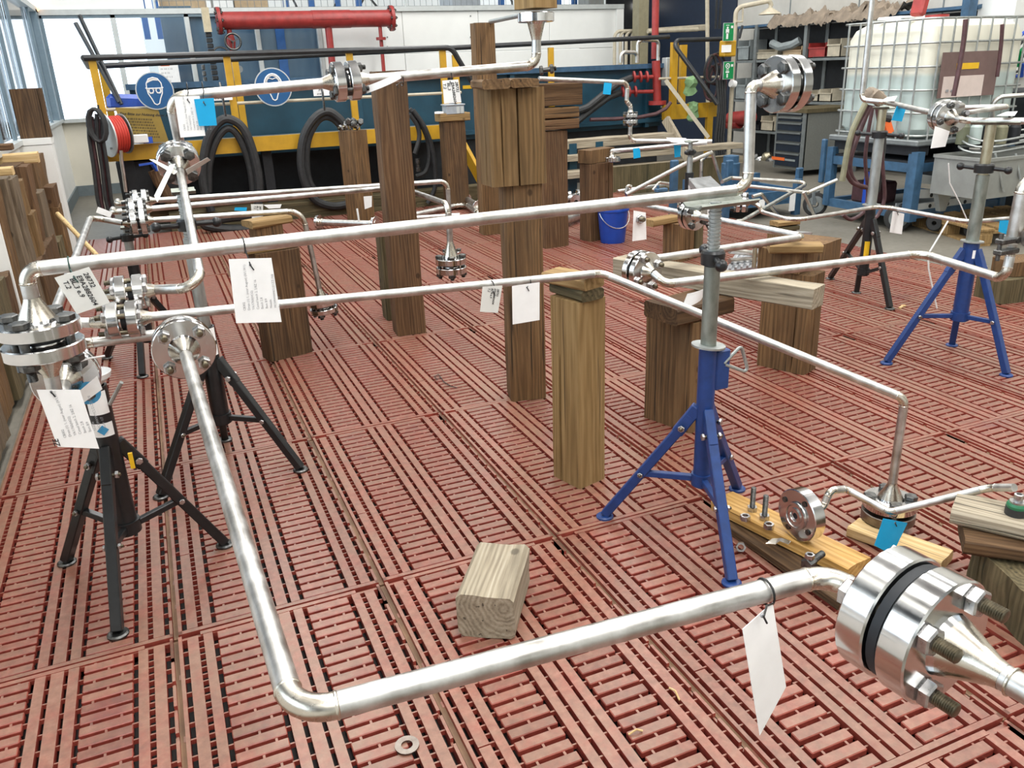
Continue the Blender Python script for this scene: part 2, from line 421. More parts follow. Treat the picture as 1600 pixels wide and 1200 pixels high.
def flange_part(parent, p, d, R, th, pr, neck, mat='flange_steel', name='flange'):
    """mating face at p, body grows along d; neck (length) tapers down to the pipe radius pr"""
    c = .0025
    prof = [(0, 0.0), (R*.52, 0.0), (R*.53, .003), (R-c, .003), (R, .003+c), (R, th-c), (R-c, th)]
    if neck: prof += [(R*.50, th), (R*.46, th+neck*.12), (pr*1.12, th+neck*.86), (pr*1.02, th+neck)]
    else: prof += [(0, th)]
    nm = len(prof)-1
    mis = [1 if (neck and j >= nm-2) else 0 for j in range(nm)]
    b = MB().lathe(prof, p, d, 40, 0, True, mis=mis)
    return obj(name, b, [mat, 'weld_tint'], parent)
def bolts_for(fl, p, d, R, Lg, back, nb=4, rot=.785, r=.0085, mat='bolt_dark', frac=.76, tail=.02, skip=()):
    x, y, z = frame(d)
    for i in range(nb):
        if i in skip: continue
        a = rot+2*math.pi*i/nb; q = V(p) + x*(R*frac*math.cos(a)) + y*(R*frac*math.sin(a)) + z*back
        inst('bolt', bolt_mesh(Lg, r, mat, tail), fl, axmat(q, d))
def gasket(parent, p, d, r, h):
    d = V(d).normalized(); return obj('gasket', MB().cyl(V(p)-d*h/2, V(p)+d*h/2, r, n=32), 'dark_inside', parent)
def wood_mesh(name, w, d, l, seed=0, cracks=1, split=(), rough=.0025, bev=.008, mat='wood_brown', taper=0, wob=0):
    """sawn timber: local z runs along the grain, z from 0 to l, cross-section w x d centred on the axis"""
    R = random.Random(seed); per = []
    def side(a, b, k, nrm):
        for i in range(k):
            t = (i+.0)/k; per.append((V(a).lerp(V(b), t), V(nrm)))
    hw, hd = w/2, d/2; bb = min(bev, hw*.4, hd*.4)
    kx, ky = max(2, int(w/.035)), max(2, int(d/.035))
    side((-hw+bb, -hd), (hw-bb, -hd), kx, (0, -1)); per.append((V((hw-bb, -hd)), V((0, -1))))
    side((hw, -hd+bb), (hw, hd-bb), ky, (1, 0)); per.append((V((hw, hd-bb)), V((1, 0))))
    side((hw-bb, hd), (-hw+bb, hd), kx, (0, 1)); per.append((V((-hw+bb, hd)), V((0, 1))))
    side((-hw, hd-bb), (-hw, -hd+bb), ky, (-1, 0)); per.append((V((-hw, -hd+bb)), V((-1, 0))))
    cr = []
    for _ in range(cracks):                      # drying split: a narrow V groove down a face
        i = R.randrange(1, len(per)-2)
        q, nrm = per[i]; tdir = (per[(i+1) % len(per)][0]-q)
        if tdir.length < .01 or per[i+1][1] != nrm: continue
        tdir.normalize(); a = q + tdir*.009
        g = R.uniform(.010, .022); wd = R.uniform(.0022, .0045)
        ins = [(a-tdir*wd, nrm, 0), (a, nrm, g), (a+tdir*wd, nrm, 0)]
        cr.append((i, ins, R.uniform(0, .2), R.uniform(.6, 1.05)))
    for fx in split:                             # a deep open split down the front face
        a = V((-hw+w*fx, -hd)); nrm = V((0, -1)); tdir = V((1, 0))
        i = max(k for k in range(kx) if per[k][0].x < a.x-.006)
        cr.append((i, [(a-tdir*.0045, nrm, 0), (a+tdir*.001, nrm, min(.05, d*.35)), (a+tdir*.0045, nrm, 0)], 0, 1.05))
    pts = []
    for i, (q, nrm) in enumerate(per):
        pts.append((q, nrm, 0, (0, 1)))
        for (j, ins, z0, z1) in cr:
            if j == i: pts += [(a, nn, gg, (z0, z1)) for a, nn, gg in ins]
    nl = max(3, min(14, int(l/.1))) ; k = len(pts); b = MB(); off = R.uniform(0, 50)
    for j in range(nl+1):
        t = j/nl; z = l*t
        for (q, nrm, g, zr) in pts:
            n = noise.noise(V((q.x*9+off, q.y*9, z*4)))*rough*2 + R.uniform(-1, 1)*rough*.35
            gg = g if zr[0] <= t <= zr[1] else 0
            sc = 1-taper*t; p2 = q*sc + nrm*(n-gg)
            zz = z + (noise.noise(V((q.x*14, q.y*14, off)))*rough*1.5 if j in (0, nl) and j == nl else 0)
            b.v.append(V((p2.x + wob*math.sin(t*3.1+off), p2.y, zz)))
    for j in range(nl):
        for i in range(k): i2 = (i+1) % k; b.quad(j*k+i, j*k+i2, (j+1)*k+i2, (j+1)*k+i)
    b.quad(*range(k-1, -1, -1)); b.quad(*range(nl*k, nl*k+k))
    return b.mesh(name, mat)
SEED = [100]
def timber(name, w, d, l, Mw, mat='wood_brown', label=None, cat=None, group=None, parent=None, cracks=1, **kw):
    SEED[0] += 1
    o = inst(name, wood_mesh(name, w, d, l, SEED[0], cracks, mat=mat, **kw), parent, Mw)
    return tag(o, label, cat, group)
def upright(x, y, ang=0, z=0, lean=(0, 0)):
    """matrix of a standing timber whose FRONT-LEFT bottom edge point is at x, y is not used; centre is x, y"""
    return Matrix.Translation((x, y, z)) @ Matrix.Rotation(math.radians(ang), 4, 'Z') @ Matrix.Rotation(math.radians(lean[0]), 4, 'Y') @ Matrix.Rotation(math.radians(lean[1]), 4, 'X')
def lying(p, az, z0, roll=0, dip=0):
    """matrix of a timber lying down: grain along azimuth az (deg from +x), starting at p, centre height z0"""
    return Matrix.Translation((p[0], p[1], z0)) @ Matrix.Rotation(math.radians(az), 4, 'Z') @ Matrix.Rotation(math.radians(90+dip), 4, 'Y') @ Matrix.Rotation(math.radians(roll), 4, 'Z')
def corner_c(C, ang, w, d):
    a = math.radians(ang); u = V((math.cos(a), math.sin(a))); v = V((-u.y, u.x)); q = V(C) + u*w/2 + v*d/2
    return q.x, q.y
def text_mesh(s, size, mat, align='LEFT', hand=False):
    cu = bpy.data.curves.new('writing', 'FONT'); cu.body = s; cu.size = size; cu.align_x = align; cu.resolution_u = 2; cu.space_line = 1.05 if mat == 'ink' else 1.35
    if mat == 'ink': cu.shear = .22; cu.offset = size*.018
    ob = bpy.data.objects.new('writing', cu); COL.objects.link(ob)
    bpy.context.view_layer.update()
    me = bpy.data.meshes.new_from_object(ob.evaluated_get(bpy.context.evaluated_depsgraph_get()))
    bpy.data.objects.remove(ob); bpy.data.curves.remove(cu)
    me.materials.clear(); me.materials.append(MATS[mat]); return me
def write(parent, s, o, u, v, size, mat='ink', align='LEFT'):
    """lettering starting at o, running along u with its up direction v"""
    u = V(u).normalized(); n = u.cross(V(v)).normalized(); v = n.cross(u)
    m = Matrix((u, v, n)).transposed().to_4x4(); m.translation = V(o) + n*.0009
    return inst('writing', text_mesh(s, size, mat, align), parent, m)
# ---------------------------------------------------------------- the hall
YB, XL, XR, FZ = 13.66, -1.05, 9.4, -.045      # back wall, left wall, right wall, concrete level
floor = struct('floor', MB().box((4, 6.5, FZ-.1), (14, 27, .2)), 'concrete')
struct('ceiling', MB().box((4, 6.5, 6.6), (14, 27, .1)), 'ceiling_white')

# --- red plastic gratings laid in rows on the concrete
TX0, TY0 = -.769, -.230
def grate_mesh(slats):
    b = MB(); H = .034; zc = -H/2
    def bx(x0, x1, y0, y1, z0=-H, z1=0): b.box(((x0+x1)/2, (y0+y1)/2, (z0+z1)/2), (x1-x0, y1-y0, z1-z0))
    rails = [(.034, .063), (.077, .102), (.249, .275), (.287, .319), (.330, .356), (.504, .529), (.543, .572)]
    for x0, x1 in rails:
        if x0 < .05: bx(x0, x1, .020, .445, -.024); bx(x0, x1, .449, 1.18, -.024)
        else: bx(x0, x1, .020, 1.18, -.024)
    bx(.010, .020, .004, 1.196)                               # left edge strip and its dusty outer flank
    k0 = len(b.m); bx(-.004, .0098, .004, 1.196, -H, -.013); b.m[k0:] = [1]*(len(b.m)-k0)
    for y in (.16, .30, .62, .78, 1.02): bx(.0045, .0101, y, y+.022, -.030, -.0125)
    y = .004
    while y < 1.15: bx(.586, .594, y, y+.082); bx(.586, .592, y+.082, y+.1, -H, -.012); y += .1
    bx(.586, .594, 1.104, 1.196)
    bx(.010, .594, .003, .0185); bx(.07, .52, 1.182, 1.197); bx(.010, .594, 1.182, 1.197, -H, -.010)
    p = 1.164/20
    for k in range(21):                                       # cross ribs under the surface
        y = .018+p*k
        for x0, x1 in ((.018, .118), (.234, .372), (.488, .588)): bx(x0, x1, y-.0022, y+.0022, -.018, -.005)
        for x0, x1 in ((.062, .078), (.528, .544)): bx(x0, x1, y+p/2-.0022, y+p/2+.0022, -.018, -.004)
    p = 1.164/28
    for zx in (.114, .368):
        for fx in (.2, .5, .8): bx(zx+.123*fx-.003, zx+.123*fx+.003, .018, 1.182, -.03, -.016)
        for k in range(29):
            y = .018+p*k
            for fx in ((.5,) if k % 2 else (.22, .78)): bx(zx+.123*fx-.003, zx+.123*fx+.003, y-.0065, y+.0065, -.014, -.003)
    return b
def slat_box(b, zx, k, dx=0, dy=0):
    p = 1.164/28; y0 = .018+p*k+.0058; y1 = .018+p*(k+1)-.0058
    b.box((zx+.0615+dx, (y0+y1)/2+dy, -.0095), (.123, y1-y0, .019), None, 0, .0016)
frame_me = grate_mesh(False).mesh('floor_tile', ['grate_plastic', 'grate_dusty'])
obj('slot_shade', MB().box((TX0+3, TY0+4.8, FZ+.003), (5.96, 9.58, .006)), 'slot_shade_dark', floor)  # dark sheet added under the gratings so the slots look shaded
sl_me = MB().box((0, 0, -.0095), (.123, 1.164/28-.0116, .019), None, 0, .0022).mesh('slat', 'grate_plastic')
near_tiles = [(0, 1), (1, 1), (2, 1), (3, 1), (4, 1)]
rest = MB()
for j in range(8):
    for i in range(10):
        dx, dy, dz = rnd.uniform(-.002, .002), rnd.uniform(-.0015, .0015), rnd.uniform(-.0015, .0015)
        T = Matrix.Translation((TX0+.6*i+dx, TY0+1.2*j+dy, dz))
        t = inst('floor_tile', frame_me, floor, T); LOC[t.name] = V((0, 0, 0))
        for zx in (.114, .368):
            for k in range(28):
                if (i, j) in near_tiles:
                    p = 1.164/28
                    s = bpy.data.objects.new('slat', sl_me); COL.objects.link(s); s.parent = t
                    s.location = (zx+.0615, .018+p*(k+.5), 0)
                else:
                    n = len(rest.v); slat_box(rest, zx, k)
                    for q in range(n, len(rest.v)): rest.v[q] = T @ rest.v[q]
tag(obj('slats', rest, 'grate_plastic', floor), kind='stuff')

# --- walls
def wbox(b, x0, x1, y0, y1, z0, z1, mi=0): return b.box(((x0+x1)/2, (y0+y1)/2, (z0+z1)/2), (x1-x0, y1-y0, z1-z0), None, mi)
wb = struct('wall_back', wbox(MB(), XL-.3, 8.0, YB+.06, YB+.16, FZ, .99), 'wall_cream')
PX = [XL, -.13, .83, P(403, 60, y=YB).x, 2.70]
for x0, x1 in zip((2.74, 4.02, 5.30, 6.58), (4.02, 5.30, 6.58, 7.86)):
    for z0, z1 in ((FZ+.02, 1.74), (1.745, 2.36)):
        obj('wall_panel', MB().box(((x0+x1)/2, YB+.02, (z0+z1)/2), (x1-x0-.006, .08, z1-z0), None, 0, .006), 'wall_white', wb)
for px in (605, 735): 
    for py in (25, 58, 73): obj('rivet', MB().cyl(P(px, py, y=YB-.02), P(px, py, y=YB-.02)+V((0, -.012, 0)), .011, n=8), 'shelf_metal', wb)
struct('trim_1', wbox(MB(), XL-.1, 8.0, YB-.06, YB+.14, 2.36, 2.43), 'frame_light')
struct('trim_2', wbox(MB(), 7.86, 8.0, YB-.05, YB+.12, FZ, 2.36), 'wall_white')
struct('baseboard_back', wbox(MB(), XL, 2.7, YB+.02, YB+.06, FZ, .10), 'skirting_grey')
struct('wall_back_1', wbox(MB(), XL-.3, .30, YB+.0, YB+.1, 2.43, 6.5), 'wall_white')
struct('wall_back_2', wbox(MB(), .3, 11.0, 18.9, 19.0, FZ, 6.5), 'wall_white')
struct('wall_back_3', wbox(MB(), 7.9, 9.5, 15.0, 15.1, FZ, 6.5), 'dark_inside')
w = struct('window_1', MB().box((.83, YB+.03, 1.0), (3.8, .12, .05)), 'frame_light')
for k, x in enumerate(PX): obj('mullion', MB().box((x, YB, 1.69), (.07 if k else .10, .09, 1.36), None, 0, .006), 'frame_light' if k else 'frame_grey', w)
obj('rail', MB().box((.83, YB, 2.345), (3.8, .09, .05)), 'frame_grey', w)
for k in range(4):
    obj('pane', MB().box(((PX[k]+PX[k+1])/2, YB+.03, 1.69), (PX[k+1]-PX[k]-.05, .012, 1.32)), 'pane_glass' if k < 2 else 'pane_blue', w)
obj('blind', wbox(MB(), .50, .95, YB+.5, YB+.53, .9, 2.5), 'pane_blue', w)
obj('blind', wbox(MB(), 2.05, 2.18, YB-.012, YB+.02, 1.04, 2.33), 'rack_blue', w)
# left: half wall with glazing above, one projecting bay end
wl = struct('wall_left', wbox(MB(), XL-.14, XL, -7, YB+.1, FZ, .99), 'wall_white')
struct('baseboard_left', wbox(MB(), XL, XL+.02, 8.76, YB, FZ, .10), 'skirting_grey')
ez = P(80, 215, y=8.74).z
struct('trim_3', wbox(wbox(MB(), XL, -.79, 8.74, 9.0, FZ, ez-.06), XL, -.785, 8.735, 9.01, ez-.055, ez), 'wall_white')
q = P(30, 477, y=4.3)
w = struct('window_2', wbox(MB(), XL-.12, XL+.04, -7, YB, .99, 1.03), 'frame_light')
ys = [P(px, py, x=XL).y for px, py in ((84, 191), (57, 201), (41, 208), (27, 214), (6, 222))]
y = ys[-1]
while y > -6: y -= (2.2 if y < 5 else 1.0); ys.append(y)
for y in ys: obj('mullion', MB().box((XL-.02, y, 1.72), (.035, .05, 1.40), None, 0, .006), 'frame_grey', w)
obj('corner_post', MB().box((XL-.02, YB-.25, 1.72), (.08, .30, 1.40)), 'frame_grey', w)
obj('rail', MB().box((XL-.03, 3.3, 2.42), (.10, 20.6, .07)), 'frame_light', w)
ya = sorted(ys+[YB-.2])
for a, c in zip(ya, ya[1:]): obj('pane', MB().box((XL-.05, (a+c)/2, 1.72), (.01, c-a-.04, 1.36)), 'pane_glass', w)
for a, c in zip(ya, ya[1:]): obj('pane', MB().box((XL-.05, (a+c)/2, 3.2), (.01, c-a-.04, 1.5)), 'pane_glass', w)
for y in ys: obj('mullion', MB().box((XL-.02, y, 3.2), (.035, .05, 1.5), None, 0, .006), 'frame_grey', w)
struct('wall_left_1', wbox(MB(), XL-.14, XL, -7, YB+.1, 3.95, 6.5), 'wall_white')
# right
wr = struct('wall_right', wbox(MB(), XR, XR+.15, -7, 15.1, FZ, 6.5), 'wall_grey')
for y in (8.2, 9.6, 11.0, 12.4): obj('joint', wbox(MB(), XR-.006, XR+.01, y, y+.02, FZ, 6.4), 'shelf_metal', wr)
struct('wall_front', wbox(MB(), -1.3, 10, -7.1, -7, FZ, 6.5), 'wall_white')
q = P(1545, 0, x=XR-.35)
struct('trim_5', wbox(MB(), XR-.35, XR, q.y-.35, q.y+.12, 1.2, 6.5), 'wall_white')

# --- racks and clutter on the gallery behind the top rail
def label_thing(name, mb, mats, label, cat, group=None, loc=None): return tag(obj(name, mb, mats, None, loc), label, cat, group)
GY = 15.0
def gx(px): return P(px, 6, y=GY).x
r = thing('pallet_rack', (gx(225), GY, 2.3), 'blue steel pallet rack with bracing on the gallery behind the rail', 'rack')
for px in (222, 243, 450, 490, 532, 565, 790, 880, 905): obj('upright', MB().box((gx(px), GY+.2, 3.0), (.09, .08, 1.8)), 'rack_blue', r)
for a, c in ((470, 455), (520, 545), (560, 585), (600, 570), (812, 798)): obj('brace', MB().bar((gx(a), GY+.2, 2.45), (gx(c), GY+.2, 2.85), .035, .03), 'rail_black', r)
for x0, x1 in ((250, 325), (370, 423)):
    label_thing('carton', wbox(MB(), gx(x0), gx(x1), GY+.3, GY+.9, 2.3, 3.1), 'cardboard', 'brown carton on the gallery rack, %s' % ('left of the pink and white one' if x0 < 300 else 'right of the pink and white one'), 'box', 'cartons on the gallery')
c = thing('printed_carton', (gx(350), GY+.3, 2.3), 'white carton with a pink band on the gallery rack', 'box')
obj('body', wbox(MB(), gx(336), gx(367), GY+.25, GY+.8, 2.3, 2.95), 'plastic_white', c)
obj('band', wbox(MB(), gx(336)-.005, gx(367)+.005, GY+.245, GY+.805, 2.44, 2.50), 'label_orange', c)
label_thing('storage_crate', wbox(MB(), gx(713), gx(757), GY+.2, GY+.9, 2.3, 3.0), 'crate_grey', 'dark grey crate on the gallery behind the standing timber', 'crate')
label_thing('storage_cupboard', wbox(MB(), gx(900), gx(925), GY-.5, GY-.08, 2.3, 3.2), 'trolley_grey', 'grey cupboard on the gallery near its right end', 'cupboard')
g = thing('mesh_fence', (2, YB+.35, 2.43), 'thin wire mesh fence along the gallery rail', 'fence')
x = .45
fm = MB()
while x < 7.9: fm.cyl((x, YB+.35, 2.43), (x, YB+.35, 3.2), .004, n=5, caps=False); x += .10
z = 2.46
while z < 3.2: fm.cyl((.45, YB+.35, z), (7.9, YB+.35, z), .004, n=5, caps=False); z += .10
obj('wire', fm, 'shelf_metal', g)
for x in (.45, 2.3, 4.2, 6.1, 7.85): obj('post', MB().cyl((x, YB+.35, 2.43), (x, YB+.35, 3.3), .018, n=8), 'frame_light', g)
l = label_thing('exit_lamp', MB().box(P(995, 9, y=14.97), (.16, .06, .10), None, 0, .02), 'lamp_glow', 'small lit lamp on the dark wall past the white panels', 'lamp')

# --- fat red header pipe on the back wall
YP = 13.2
a, c = P(340, 30, y=YP), P(612, 30, y=YP); zc = P(450, 31, y=YP).z; rr = .118
t = thing('red_header_pipe', (a.x, YP, zc), 'fat red header pipe with branch legs and handwheel across the back wall', 'pipe')
obj('header', MB().cyl((a.x, YP, zc), (c.x, YP, zc), rr, n=28), 'paint_red', t)
for x in (a.x-.01, c.x-.03):
    fl = obj('flange', MB().lathe([(0, 0), (.18, 0), (.18, .045), (0, .045)], (x, YP, zc), (1, 0, 0), 24, 0), 'paint_red', t)
    for k in range(8):
        an = k*math.pi/4; inst('bolt', bolt_mesh(.05, .012, 'bolt_dark', .01), fl, axmat((x, YP+.15*math.cos(an), zc+.15*math.sin(an)), (1, 0, 0)))
x0, x1 = P(487, 30, y=YP).x, P(547, 30, y=YP).x
obj('sleeve', MB().cyl((x0, YP, zc), (x1, YP, zc), rr+.006, n=28), 'paint_red', t)
obj('strap_rod', MB().bar((x0, YP-.125, zc), (x1, YP-.125, zc), .012, .012), 'paint_red', t)
for px, rad in ((517, .052), (597, .028)):
    x = P(px, 80, y=YP).x; obj('branch_leg', MB().cyl((x, YP, zc-.1), (x, YP, FZ), rad, n=16), 'paint_red', t)
    if px == 597: obj('leg_flange', MB().cyl((x, YP, zc-.30), (x, YP, zc-.26), .075, n=16), 'paint_red', t)
x = P(360, 60, y=YP).x
obj('branch_leg', MB().cyl((x, YP, zc-.1), (x, YP, FZ), .035, n=14), 'paint_red', t)
hw = P(364, 65, y=YP-.12)
vb = obj('valve', MB().lathe([(0, -.10), (.05, -.09), (.065, 0), (.05, .09), (0, .10)], (x, YP, hw.z), (0, 0, 1), 16), 'paint_red', t)
ring = [hw+V((.105*math.cos(k*math.pi/10), 0, .105*math.sin(k*math.pi/10))) for k in range(20)]
b = MB().tube(ring, .016, 8, closed=True)
for k in range(3): an = k*2.09+.4; b.bar(hw, hw+V((.10*math.cos(an), 0, .10*math.sin(an))), .02, .012)
b.cyl(hw, (x, YP, hw.z), .016, n=8)
obj('handwheel', b, 'bolt_dark', vb)
hw = P(345, 82, y=YP-.05)
ring = [hw+V((.10*math.cos(k*math.pi/10), .03*math.sin(k*math.pi/10), .07*math.sin(k*math.pi/10))) for k in range(20)]
obj('handwheel', MB().tube(ring, .014, 8, closed=True).bar(hw-V((.1, 0, 0)), hw+V((.1, 0, 0)), .016, .012), 'bolt_dark', t)
gq = P(374, 108, y=YP-.1)
obj('gauge', MB().cyl(gq, gq+V((0, .03, 0)), .05, n=16).cyl(gq+V((0, .03, 0)), (x, YP, gq.z), .012, n=8), 'shelf_metal', t)
t = thing('cable_box', P(322, 30, y=13.0), 'beige wall box with a dark cable chain hanging below it', 'box')
p0, p1 = P(314, 12, y=13.0), P(331, 50, y=13.0)
obj('housing', wbox(MB(), p0.x, p1.x, 12.95, 13.1, p1.z, p0.z), 'box_beige', t)
ch = MB(); z = p1.z
while z > 1.15: ch.box((P(327, 60, y=13.0).x, 13.03, z-.035), (.085, .05, .06), None, 0, .01); z -= .07
obj('cable_chain', ch, 'rail_black', t)
hz = MB(); z = p1.z-.45
while z > 1.1: hz.box((P(317, 100, y=13.0).x, 13.05, z), (.05, .05, .07), None, 0, .012); z -= .08
obj('chain_block', hz, 'bolt_dark', t)

struct('door_1', wbox(MB(), XR-.03, XR+.01, 12.3, 15.0, FZ, 6.0), 'dark_navy')
label_thing('wall_lamp', MB().lathe([(0, 0), (.06, 0), (.07, .04), (.04, .08), (0, .09)], P(54, 10, y=YB-.1), (0, -1, 0), 16), 'lamp_amber', 'small amber lamp high on the wall above the window corner', 'lamp')
# ---------------------------------------------------------------- timbers standing and lying on the gratings
def post(C, ang, w, d, h, mat, label, group='standing timbers', z=0, name='timber_post', **kw):
    x, y = corner_c(C, ang, w, d)
    return timber(name, w, d, h, upright(x, y, ang, z), mat, label, 'timber', group, **kw)
def board(a, b, w, th, mat, label, cat='board', group=None, name='board', **kw):
    """lying board: a, b = middle of its underside at either end, th = thickness"""
    a, b = V(a), V(b); d = b-a; az = math.degrees(math.atan2(d.y, d.x)); dip = -math.degrees(math.asin(d.z/d.length))
    m = Matrix.Translation(a+V((0, 0, th/2))) @ Matrix.Rotation(math.radians(az), 4, 'Z') @ Matrix.Rotation(math.radians(90+dip), 4, 'Y')
    return timber(name, th, w, d.length, m, mat, label, cat, group, **kw)
post((1.18, 4.603), -4, .172, .16, 1.482, 'wood_red', 'tall red-brown timber post standing under the curled white tag', cracks=1)
post((1.214, 4.965), 0, .14, .12, .575, 'wood_moss', 'short dark split timber right behind the tall red-brown post', cracks=2)
post((1.375, 3.332), -12, .168, .14, 1.0, 'wood_brown', 'brown timber post carrying the wide grooved timber block on its top', cracks=1)
q = P(769, 292, y=3.30)
post((q.x, q.y), -4, .25, .16, .392, 'wood_mid', 'wide timber block with a deep middle split, standing on the brown post', z=1.003, name='timber_block', cracks=2, bev=.012, split=(.50,))
for k, (px, py, ww) in enumerate(((774, 132, .115), (819, 125, .12))):
    p = P(px, py, y=3.26)
    board((p.x, 3.25, 1.396), (p.x+.05, 3.52, 1.396), ww, .036, 'wood_brown', ('left' if not k else 'right')+' of two short boards lying on the wide grooved timber block', group='short boards on the grooved block', bev=.014)
post((.428, 4.5), 15, .25, .13, .60, 'wood_dark', 'short dark timber post with split pale streaks behind the white printed tag', cracks=3)
p = V(corner_c((.428, 4.5), 15, .25, .13)).to_3d()
board(p+V((-.16, -.02, .602)), p+V((.15, .05, .602)), .12, .016, 'wood_tan', 'thin pale board lying on the short dark timber post')
post((p.x-.08, p.y-.055), 15, .15, .11, .115, 'wood_brown', 'small timber block with a yellow mark on the thin pale board', z=.619, name='timber_block', cracks=0)
board(p+V((-.12, -.02, .735)), p+V((.10, .06, .735)), .13, .036, 'wood_tan', 'topmost short board on the short dark timber post under the bent pipe')
post((1.257, 2.421), 15, .132, .15, .715, 'wood_tan', 'pale yellowish square timber post with small knots in the middle of the floor', cracks=1, rough=.0012, bev=.004)
p = V(corner_c((1.257, 2.421), 15, .132, .15)).to_3d()
board(p+V((.015, -.085, .717)), p+V((-.02, .10, .717)), .10, .038, 'wood_moss', 'dark lower short board on top of the pale yellowish post', group='short boards on the pale post', bev=.012)
board(p+V((.02, -.085, .757)), p+V((-.055, .10, .757)), .108, .042, 'wood_tan', 'upper short board with rounded corners on top of the pale yellowish post', group='short boards on the pale post', bev=.014)
post((1.899, 2.645), 17.4, .15, .258, .487, 'wood_brown', 'cracked brown timber post behind the near blue stand', cracks=2, split=(.5,))
p = V(corner_c((1.899, 2.645), 17.4, .15, .258)).to_3d()
board(p+V((-.14, -.06, .49)), p+V((.17, -.01, .49)), .20, .068, 'wood_dark', 'dark thick timber slab lying on the cracked brown post', cracks=1)
board((1.915, 3.27, .56), (2.285, 2.39, .56), .10, .085, 'wood_grey', 'long weathered grey squared beam lying across the cracked brown post', cat='beam', name='beam', cracks=2, bev=.004)
post((2.784, 2.96), 22.8, .141, .256, .50, 'wood_brown', 'broad brown timber post with a deep groove behind the end of the grey beam', cracks=2, split=(.45,))
N, Lf, Rt = P(1246, 430, z=.50), P(1190, 412, z=.50), P(1312, 405, z=.50)
u = (Rt-N); u.z = 0
post((N.x, N.y), math.degrees(math.atan2(u.y, u.x)), u.length, .22, .105, 'wood_brown', 'squat timber block laid across the broad grooved post', z=.503, name='timber_block', cracks=1)
a = P(1200, 392, z=.61); b = P(1283, 392, z=.61)
board(a, b, .10, .035, 'wood_tan', 'pale board lying on the squat block above the broad grooved post', bev=.004)
a = P(1203, 353, y=4.55); b = P(1246, 351, y=4.45)
post((a.x, 4.45), 5, .17, .12, a.z-.035, 'wood_brown', 'low timber post behind the squat block, carrying two little boards', cracks=1)
for k in range(2): board((a.x-.0, 4.51, a.z-.033+.037*k), (a.x+.18, 4.50, a.z-.033+.037*k), .10, .034, 'wood_tan' if k else 'wood_moss', ('upper' if k else 'lower')+' of two little boards under the bend of the thin pipe', group='two little boards')
post((3.65, 5.34), 18.3, .20, .16, .30, 'wood_brown', 'short fat timber with a split, right of the white tag and bucket', cracks=1, split=(.68,))
post((3.865, 5.42), 17, .10, .14, .27, 'wood_moss', 'short grey timber close against the short fat split timber', cracks=0)
a = P(1010, 297, y=5.45)
board((a.x, 5.42, .303), (a.x+.36, 5.50, .303), .12, .05, 'wood_tan', 'pale board end lying on the short fat split timber')
post((3.015, 6.403), 5, .235, .16, .97, 'wood_red', 'reddish timber post under the stack of three beam ends', cracks=1)
zs = [P(872, py, y=6.36).z for py in (203, 187, 185, 168, 166, 130)]
for k, (x1, mt) in enumerate(((907, 'wood_red'), (907, 'wood_brown'), (912, 'wood_dark'))):
    z0, z1 = zs[2*k], zs[2*k+1]; a = P(838, 150, y=6.36).x; b = P(x1, 150, y=6.36).x
    timber('timber_beam', z1-z0, .17, b-a, Matrix.Translation((a, 6.47, (z0+z1)/2)) @ Matrix.Rotation(math.radians(90), 4, 'Y'), mt, ('lowest', 'middle', 'topmost, thickest')[k]+' of three beams stacked on the reddish post', 'timber', 'three stacked beams', cracks=1)
post((3.477, 6.46), 8, .26, .16, .67, 'wood_red', 'reddish-brown timber post beside the blue bucket', cracks=1, split=(.78,))
a = P(923, 255, y=6.46)
post((a.x, 6.46), 22, .34, .15, .11, 'wood_brown', 'short timber block lying on the post beside the blue bucket', z=.675, name='timber_block', cracks=1)
post((2.783, 7.285), -3, .21, .15, 1.85, 'wood_brown', 'tallest slender timber post tapering to its top, behind the grooved block', cracks=2, taper=.12)
x, y = 1.97, 8.80
timber('timber_post', .23, .20, .93, upright(x, y, 40), 'wood_brown', 'far timber post turned edge-on with a heap of bolts on it', 'timber', 'standing timbers', cracks=1)
post((3.0, 8.9), 2, .25, .16, .95, 'wood_dark', 'far dark timber post with a plank and a grey box on top', cracks=2)
board((2.96, 8.98, .953), (3.30, 8.98, .953), .2, .085, 'wood_tan', 'thick plank end on the far dark post under the grey box')
# short block in the middle of the floor
a = math.radians(-33); u = V((math.cos(a), math.sin(a), 0)); C0 = V((.563, 1.82, 0))
timber('timber_block', .135, .16, .27, lying(C0+u*.08, 57, .0685), 'wood_grey', 'short squared timber block lying alone on the red gratings in front', 'timber', cracks=2, bev=.012)
# pile in the right corner
post((2.0, 1.39), -111, .34, .30, .145, 'wood_moss', 'big mossy timber with a rough end at the right edge', name='timber_block', cracks=3, rough=.006, bev=.01)
a = P(1520, 825, z=.17); board(V((1.96, 1.40, .15)), V((2.24, 1.12, .15)), .16, .05, 'wood_dark', 'dark lower board on the big mossy timber', group='boards on the mossy timber', bev=.012)
board(V((1.99, 1.46, .203)), V((2.20, 1.13, .203)), .14, .045, 'wood_grey', 'upper pale board on the big mossy timber, under the green-ringed nozzle', group='boards on the mossy timber')
# far right pair of sleepers on the grating edge
C1 = P(1562, 476, z=0)
post((C1.x, C1.y), -10, .7, .24, .15, 'wood_moss', 'lower brown sleeper with rounded corners at the right edge of the gratings', name='sleeper', cracks=1, bev=.02)
post((C1.x+.10, C1.y+.03), -14, .6, .2, .09, 'wood_brown', 'upper flatter sleeper at the right edge of the gratings', z=.153, name='sleeper', cracks=1, bev=.02)
a, b = P(766, 34, y=7.3), P(812, 24, y=6.3); tag(obj('steel_rod', MB().cyl(a, b, .018, n=8), 'galvanised', None, a), 'grey rod resting on top of the tallest slender post', 'rod')
